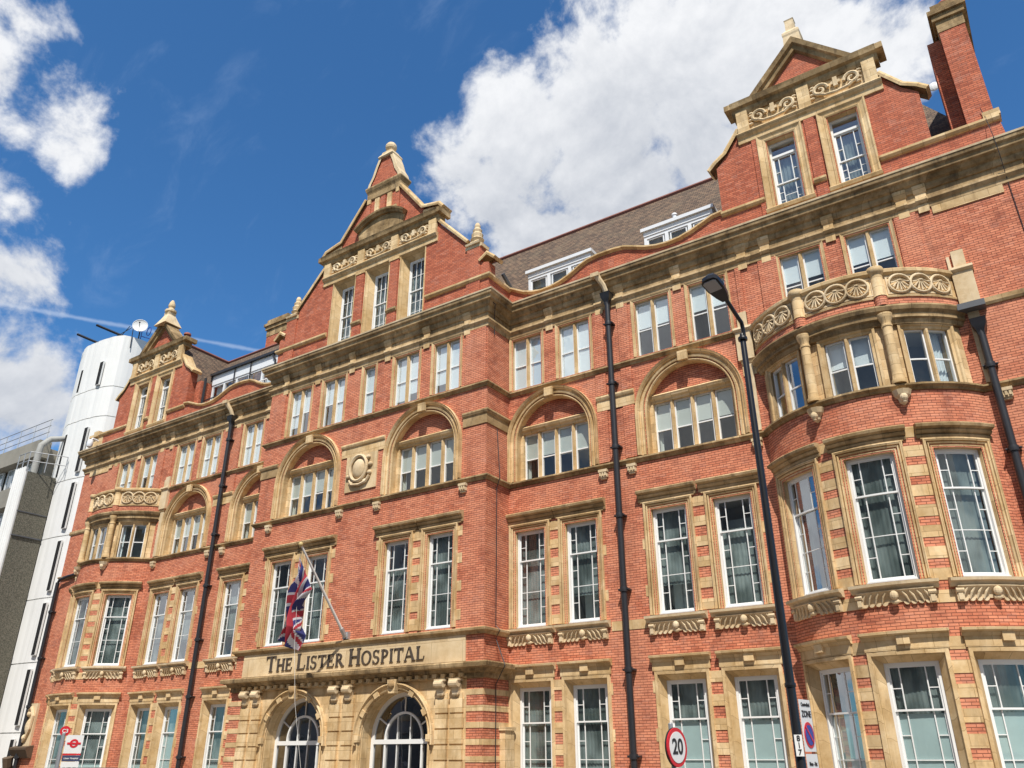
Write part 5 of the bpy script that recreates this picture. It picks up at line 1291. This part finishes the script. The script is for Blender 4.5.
# ------------------------------------------------------------------ concrete block far left
K = thing('concrete_building', 'dark concrete office block with roof railings at the far left', 'building', (-42, 5, GZ))
b = MB(); K1 = Flat((0, 3.2, 0), (1, 0, 0), (0, -1, 0))
b.box(G, -70, -33, 3.4, 16, GZ, 20.6); b.obj('wall', 'concrete', K)
b = MB()
for i in range(7):
    z = 20.9-3.1*i; b.box(G, -70, -32.6, 2.6, 3.4, z-1.15, z)
    if i < 6: b.box(G, -70, -33, 2.9, 3.4, z-3.1+.0, z-2.75)
b.obj('spandrel_band', 'concrete', K)
for i in range(6):
    for j in range(10):
        z = 20.9-3.1*i-1.15; x = -34.3-j*2.2
        b = MB(); frame_rect(b, K1, x-.8, x+.8, z-1.6, z-.02, .07, -.08, .02); b.box(K1, x-.03, x+.03, -.06, .01, z-1.53, z-.09); wf = b.obj('window', 'white_upvc', K)
        b = MB(); b.wall(K1, x-.75, x+.75, z-1.55, z-.07, d=-.03); b.obj('glass', 'glass', wf); b = MB(); b.wall(K1, x-.75, x+.75, z-1.0-.2*(j % 3), z-.07, d=-.12); b.obj('blind', 'blind', wf)
b = MB()
for z in (21.3, 21.75, 22.2): b.tube([(-70, 2.7, z), (-31.8, 2.7, z)], .03, 4)
for i in range(20): x = -32-i*1.9; b.tube([(x, 2.7, 20.8), (x, 2.7, 22.2)], .03, 4)
b.obj('roof_railing', 'galvanised', K)
S = thing('ventilation_stack', 'pebble dashed stack with white ribbed front beside the white tower', 'stack', (-31.6, 2.5, GZ))
b = MB(); b.box(G, -32.25, -30.98, 1.55, 3.45, GZ, 18.1); b.obj('shaft', 'pebble_dash', S)
b = MB()
for k in range(5): b.lathe((-32.15+k*.27, 1.52, 0), [(.13, GZ), (.13, 18.35)], 8)
b.obj('ribbed_front', 'tower_white', S)
b = MB(); b.tube([(-31.7, 2.3, 18.0), (-31.7, 2.3, 19.6), (-31.7, 2.35, 20.2), (-31.6, 2.8, 20.75), (-31.4, 3.6, 21.0)], [.21, .21, .21, .20, .18], 10); b.obj('duct', 'duct_grey', S, smooth=True)
b = MB()
for z in (18.75, 19.35): b.tube([(-32.3, 1.5, z), (-30.95, 1.5, z), (-30.0, 3.4, z)], .03, 5)
for p in ((-32.3, 1.5), (-31.6, 1.5), (-30.95, 1.5), (-30.5, 2.4), (-30.0, 3.4)): b.tube([(p[0], p[1], 18.1), (p[0], p[1], 19.35)], .03, 5)
b.obj('guard_rail', 'galvanised', S)
b = MB(); b.box(G, -32.3, -30.9, 1.6, 3.4, 13.98, 14.05); b.box(G, -32.27, -30.95, 1.57, 3.43, 15.5, 15.56); b.obj('joint_band', 'lead', S)

# ------------------------------------------------------------------ terrace across the street (behind the viewer, mirrored in the lower windows)
O = thing('terrace_building', 'long grey brick terrace across the street, seen mirrored in the lower windows', 'building', (0, -31, GZ))
OF = Flat((0, -31, 0), (1, 0, 0), (0, 1, 0)); oh = []
for i in range(15):
    for j in range(5): oh.append((-44+i*6.2, -44+i*6.2+1.5, 1.0+j*3.8, 3.3+j*3.8))
b = MB(); b.wall(OF, -50, 50, GZ, 20, oh); b.box(G, -50, 50, -44, -43.5, GZ, 20); b.box(G, -50, -49.9, -43.5, -31.01, GZ, 20); b.box(G, 49.9, 50, -43.5, -31.01, GZ, 20); b.box(G, -50, 50, -44, -31.3, 20, 20.3)
b.obj('wall', 'terrace_brick', O)
b = MB(); b.mould(OF, -50.2, 50.2, [(0, 19.4), (.3, 19.7), (.35, 20.2), (0, 20.3)]); b.mould(OF, -50.1, 50.1, [(0, 4.3), (.1, 4.35), (.1, 4.6), (0, 4.65)]); b.split('cornice', 'stone_plain', O)
for h_ in oh:
    b = MB(); frame_rect(b, OF, h_[0], h_[1], h_[2], h_[3], .08, -.2, -.1); b.box(OF, h_[0]+.08, h_[1]-.08, -.18, -.12, h_[2]+1.1, h_[2]+1.16); wf = b.obj('window', 'white_paint', O)
    b = MB(); b.wall(OF, h_[0], h_[1], h_[2], h_[3], d=-.22); b.obj('blind', 'blind' if (int(h_[0]*7+h_[2])) % 3 == 0 else 'interior', wf)

# ------------------------------------------------------------------ street lamp with signs
LX, LY = 18.0, -9.0
L = thing('street_lamp', 'tall black street lamp column with a flat head in front of the bow window', 'street lamp', (LX, LY, GZ))
b = MB(); b.lathe((LX+.04, LY, 0), [(.11, GZ), (.11, 1.0), (.072, 1.1), (.067, 3.0), (.050, 8.35), (.04, 8.4)], 16); b.obj('column', 'lamp_black', L, smooth=True)
LP = [(LX+.07, LY, 8.3), (LX+.07, LY, 8.48), (LX+.07, LY-.05, 8.60), (LX+.05, LY-.25, 8.68), (LX+.02, LY-.50, 8.80), (LX, LY-.62, 8.86)]
b = MB(); b.tube(LP, .036, 10); b.obj('arm', 'lamp_black', L, smooth=True)
hd = Vector(LP[-1]); ax = Vector((-.16, -.90, .30)).normalized(); sx = ax.cross(Vector((0, 0, 1))).normalized(); uz = sx.cross(ax)
def LPt(a, w, h): return hd+ax*a+sx*w+uz*h
out = [(-.05, .06), (.08, .11), (.28, .155), (.48, .155), (.54, .11), (.56, 0)]
out = out+[(a, -w) for a, w in reversed(out[:-1])]
b = MB(); lo = [LPt(a, w, -.05) for a, w in out]; md = [LPt(a, w, .03) for a, w in out]; tp = [LPt(.06+(a)*.82, w*.7, .11) for a, w in out]
for i in range(len(out)):
    j = (i+1) % len(out); b.face([lo[i], lo[j], md[j], md[i]]); b.face([md[i], md[j], tp[j], tp[i]])
b.face(lo[::-1]); b.face(tp); b.obj('lamp_head', 'lamp_black', L)
b = MB(); q = [LPt(a, w, -.056) for a, w in ((.26, .115), (.48, .12), (.51, .08), (.51, -.08), (.48, -.12), (.26, -.115))]; q2 = [p+uz*-.02 for p in q]
b.face(q2); b.face(q)
for i in range(6): b.face([q[i], q[(i+1) % 6], q2[(i+1) % 6], q2[i]])
b.obj('lens', 'lens_grey', L)
b = MB()
for z in (8.3, 2.55): b.lathe((LX+.04, LY, z), [(.08, -.03), (.084, 0), (.08, .03)], 14)
b.obj('collar', 'lamp_black', L)
# signs on the lamp, facing along the street
def plate(F, u0, u1, z0, z1, d0, d1): b = MB(); b.box(F, u0, u1, d0, d1, z0, z1); return b
zx = LX+.16; zn = Vector((.87, .50, 0)).normalized(); zn = Vector((.992, -.12, 0)).normalized(); zu = Vector((.12, .992, 0)).normalized()
Z = thing('parking_sign', 'white parking zone plate with blue and red roundel on the lamp column', 'sign', (zx, LY, 1.4))
ZF = Flat((LX+.13, LY+.26, 0), zu, zn)
def signmx(F, u, z, d):
    o_ = F(u, d, z); n_ = F.n.normalized(); u_ = F.u.normalized(); return Matrix(((u_.x, 0, n_.x, o_.x), (u_.y, 0, n_.y, o_.y), (0, 1, 0, o_.z), (0, 0, 0, 1)))
plate(ZF, -.20, .19, 1.66, 2.36, 0, .01).obj('plate', 'white_sign', Z); plate(ZF, -.20, .19, 1.20, 1.63, 0, .01).obj('plate', 'white_sign', Z)
textmesh('lettering', 'Controlled', .07, 'sign_black', signmx(ZF, 0, 2.29, .012), Z); textmesh('lettering', 'ZONE', .12, 'sign_black', signmx(ZF, 0, 2.16, .012), Z)
def disc(F, u, z, r, d0, d1, n=32, mi=0, mbx=None, sx=1):
    b = mbx or MB(); b.poly(F, [(u+sx*r*cos(2*pi*i/n), z+r*sin(2*pi*i/n)) for i in range(n)], d0, d1, mi); return b
disc(ZF, 0, 1.88, .175, .011, .016).obj('red_ring', 'red_sign', Z); disc(ZF, 0, 1.88, .135, .017, .021).obj('blue_disc', 'blue_sign', Z)
b = MB(); b.poly(ZF, [(-.12, 1.98), (-.10, 2.0), (.12, 1.78), (.10, 1.76)][::-1], .022, .026); b.obj('diagonal_bar', 'red_sign', Z)
textmesh('lettering', 'Mon - Sat', .07, 'sign_black', signmx(ZF, 0, 1.50, .012), Z); textmesh('lettering', '8.30 am', .06, 'sign_black', signmx(ZF, 0, 1.40, .012), Z)
NP = thing('number_plate', 'small white column number plate strapped to the lamp below the zone sign', 'number plate', (LX, LY-.1, 1.6))
NF = Flat((LX+.02, LY, 0), Vector((.85, .5, 0)).normalized(), Vector((.5, -.85, 0)).normalized())
plate(NF, -.055, .055, 1.60, 1.88, .1, .11).obj('plate', 'white_sign', NP)
for ch, z in (('8', 1.83), ('1', 1.74), ('7', 1.65)): textmesh('digit', ch, .10, 'sign_black', signmx(NF, 0, z, .112), NP)
# 20 sign
SX, SY, SZ = 15.74, -8.0, 1.74
Tn = thing('speed_limit_sign', 'round speed limit sign reading 20 with red border on a grey post', 'road sign', (SX, SY, GZ))
tv = Vector((21.67-SX, -21.74-SY, 0)).normalized(); tn = (tv*.53+Vector((-tv.y, tv.x, 0))*.85).normalized(); SF = Flat((SX, SY, 0), Vector((-tn.y, tn.x, 0)), tn)
b = MB(); b.lathe((SX-tn.x*.08, SY-tn.y*.08, 0), [(.038, GZ), (.038, 2.10), (.02, 2.12)], 12); b.obj('post', 'galvanised', Tn, smooth=True)
disc(SF, 0, SZ, .30, 0, .02).obj('red_border', 'red_sign', Tn); disc(SF, 0, SZ, .24, .021, .026).obj('white_face', 'white_sign', Tn); disc(SF, 0, SZ, .305, -.03, -.003).obj('backing', 'sign_black', Tn)
textmesh('numerals', '20', .33, 'sign_black', signmx(SF, 0, SZ, .028), Tn, .003)
# bus stop
BX, BY = -2.12, -8.5
Bt = thing('bus_stop', 'bus stop post with white and red roundel flag and round stop letter', 'bus stop', (BX, BY, GZ))
bn = Vector((.88, -.47, 0)).normalized(); BF = Flat((BX, BY, 0), Vector((.47, .88, 0)).normalized(), bn)
b = MB(); b.lathe((BX, BY, 0), [(.055, GZ), (.055, 2.2), (.03, 2.22)], 12); b.obj('post', 'galvanised', Bt, smooth=True)
disc(BF, .02, 2.26, .13, -.02, .02).obj('stop_disc', 'red_sign', Bt); textmesh('stop_letter', 'C3', .13, 'white_sign', signmx(BF, .02, 2.26, .024), Bt)
plate(BF, .08, .52, 1.70, 2.16, -.015, .015).obj('flag_panel', 'white_sign', Bt)
b = MB(); cir = [(.30+.11*cos(t), 1.95+.11*sin(t)) for t in [2*pi*i/28 for i in range(28)]]; b.sweep(cir, [(0, .016), (0, .022), (.05, .022), (.05, .016)], lambda u, z, d: BF(u, d, z), side=1, closed=True); b.box(BF, .13, .47, .016, .026, 1.925, 1.975); b.obj('roundel', 'red_sign', Bt)
plate(BF, .08, .52, 1.655, 1.695, -.014, .018).obj('red_strip', 'red_sign', Bt); plate(BF, .08, .52, 1.50, 1.65, -.014, .018).obj('name_panel', 'navy_sign', Bt)
textmesh('lettering', 'Lister Hospital', .06, 'white_sign', signmx(BF, .30, 1.575, .02), Bt)
plate(BF, .08, .52, 1.05, 1.49, -.014, .016).obj('route_panel', 'white_sign', Bt); textmesh('lettering', '44  137  452', .065, 'sign_black', signmx(BF, .30, 1.33, .018), Bt)

# ------------------------------------------------------------------ parked van whose roof just shows
CX, CYY = 3.9, -10.75
C_ = thing('parked_car', 'grey parked estate car with only its roof in view at the bottom', 'car', (CX, CYY, GZ))
CF = Flat((CX, CYY-.92, GZ-.13), (1, 0, 0), (0, -1, 0))
prof = [(-2.3, .35), (2.25, .35), (2.3, .8), (2.0, 1.0), (1.25, 1.12), (.55, 1.72), (.2, 1.80), (-1.7, 1.82), (-2.1, 1.65), (-2.3, 1.1)]
b = MB(); b.poly(CF, prof, -1.84, 0); b.obj('body', 'car_paint', C_)
b = MB()
for d0, d1 in ((.001, .006), (-1.846, -1.841)): b.poly(CF, [(-2.0, 1.15), (1.05, 1.15), (.5, 1.65), (-1.85, 1.68)], d0, d1)
b.obj('side_window', 'dark_glass', C_)
for x in (-1.45, 1.4):
    for d in (-.2, -1.64):
        b = MB(); o_ = CF(x, d, .33); b.tube([o_+Vector((0, -.13, 0)), o_+Vector((0, .13, 0))], .33, 20); w_ = b.obj('wheel', 'rubber', C_); b = MB(); b.tube([o_+Vector((0, -.215 if d > -1 else .215, 0)), o_], .2, 14); b.obj('rim', 'galvanised', w_)
for d in (-.25, -1.6):
    b = MB(); b.box(CF, 2.27, 2.33, d-.15, d+.15, .7, .82); b.obj('headlight', 'lens_clear', C_); b = MB(); b.box(CF, -2.34, -2.28, d-.12, d+.12, .8, 1.1); b.obj('tail_light', 'lamp_red', C_)
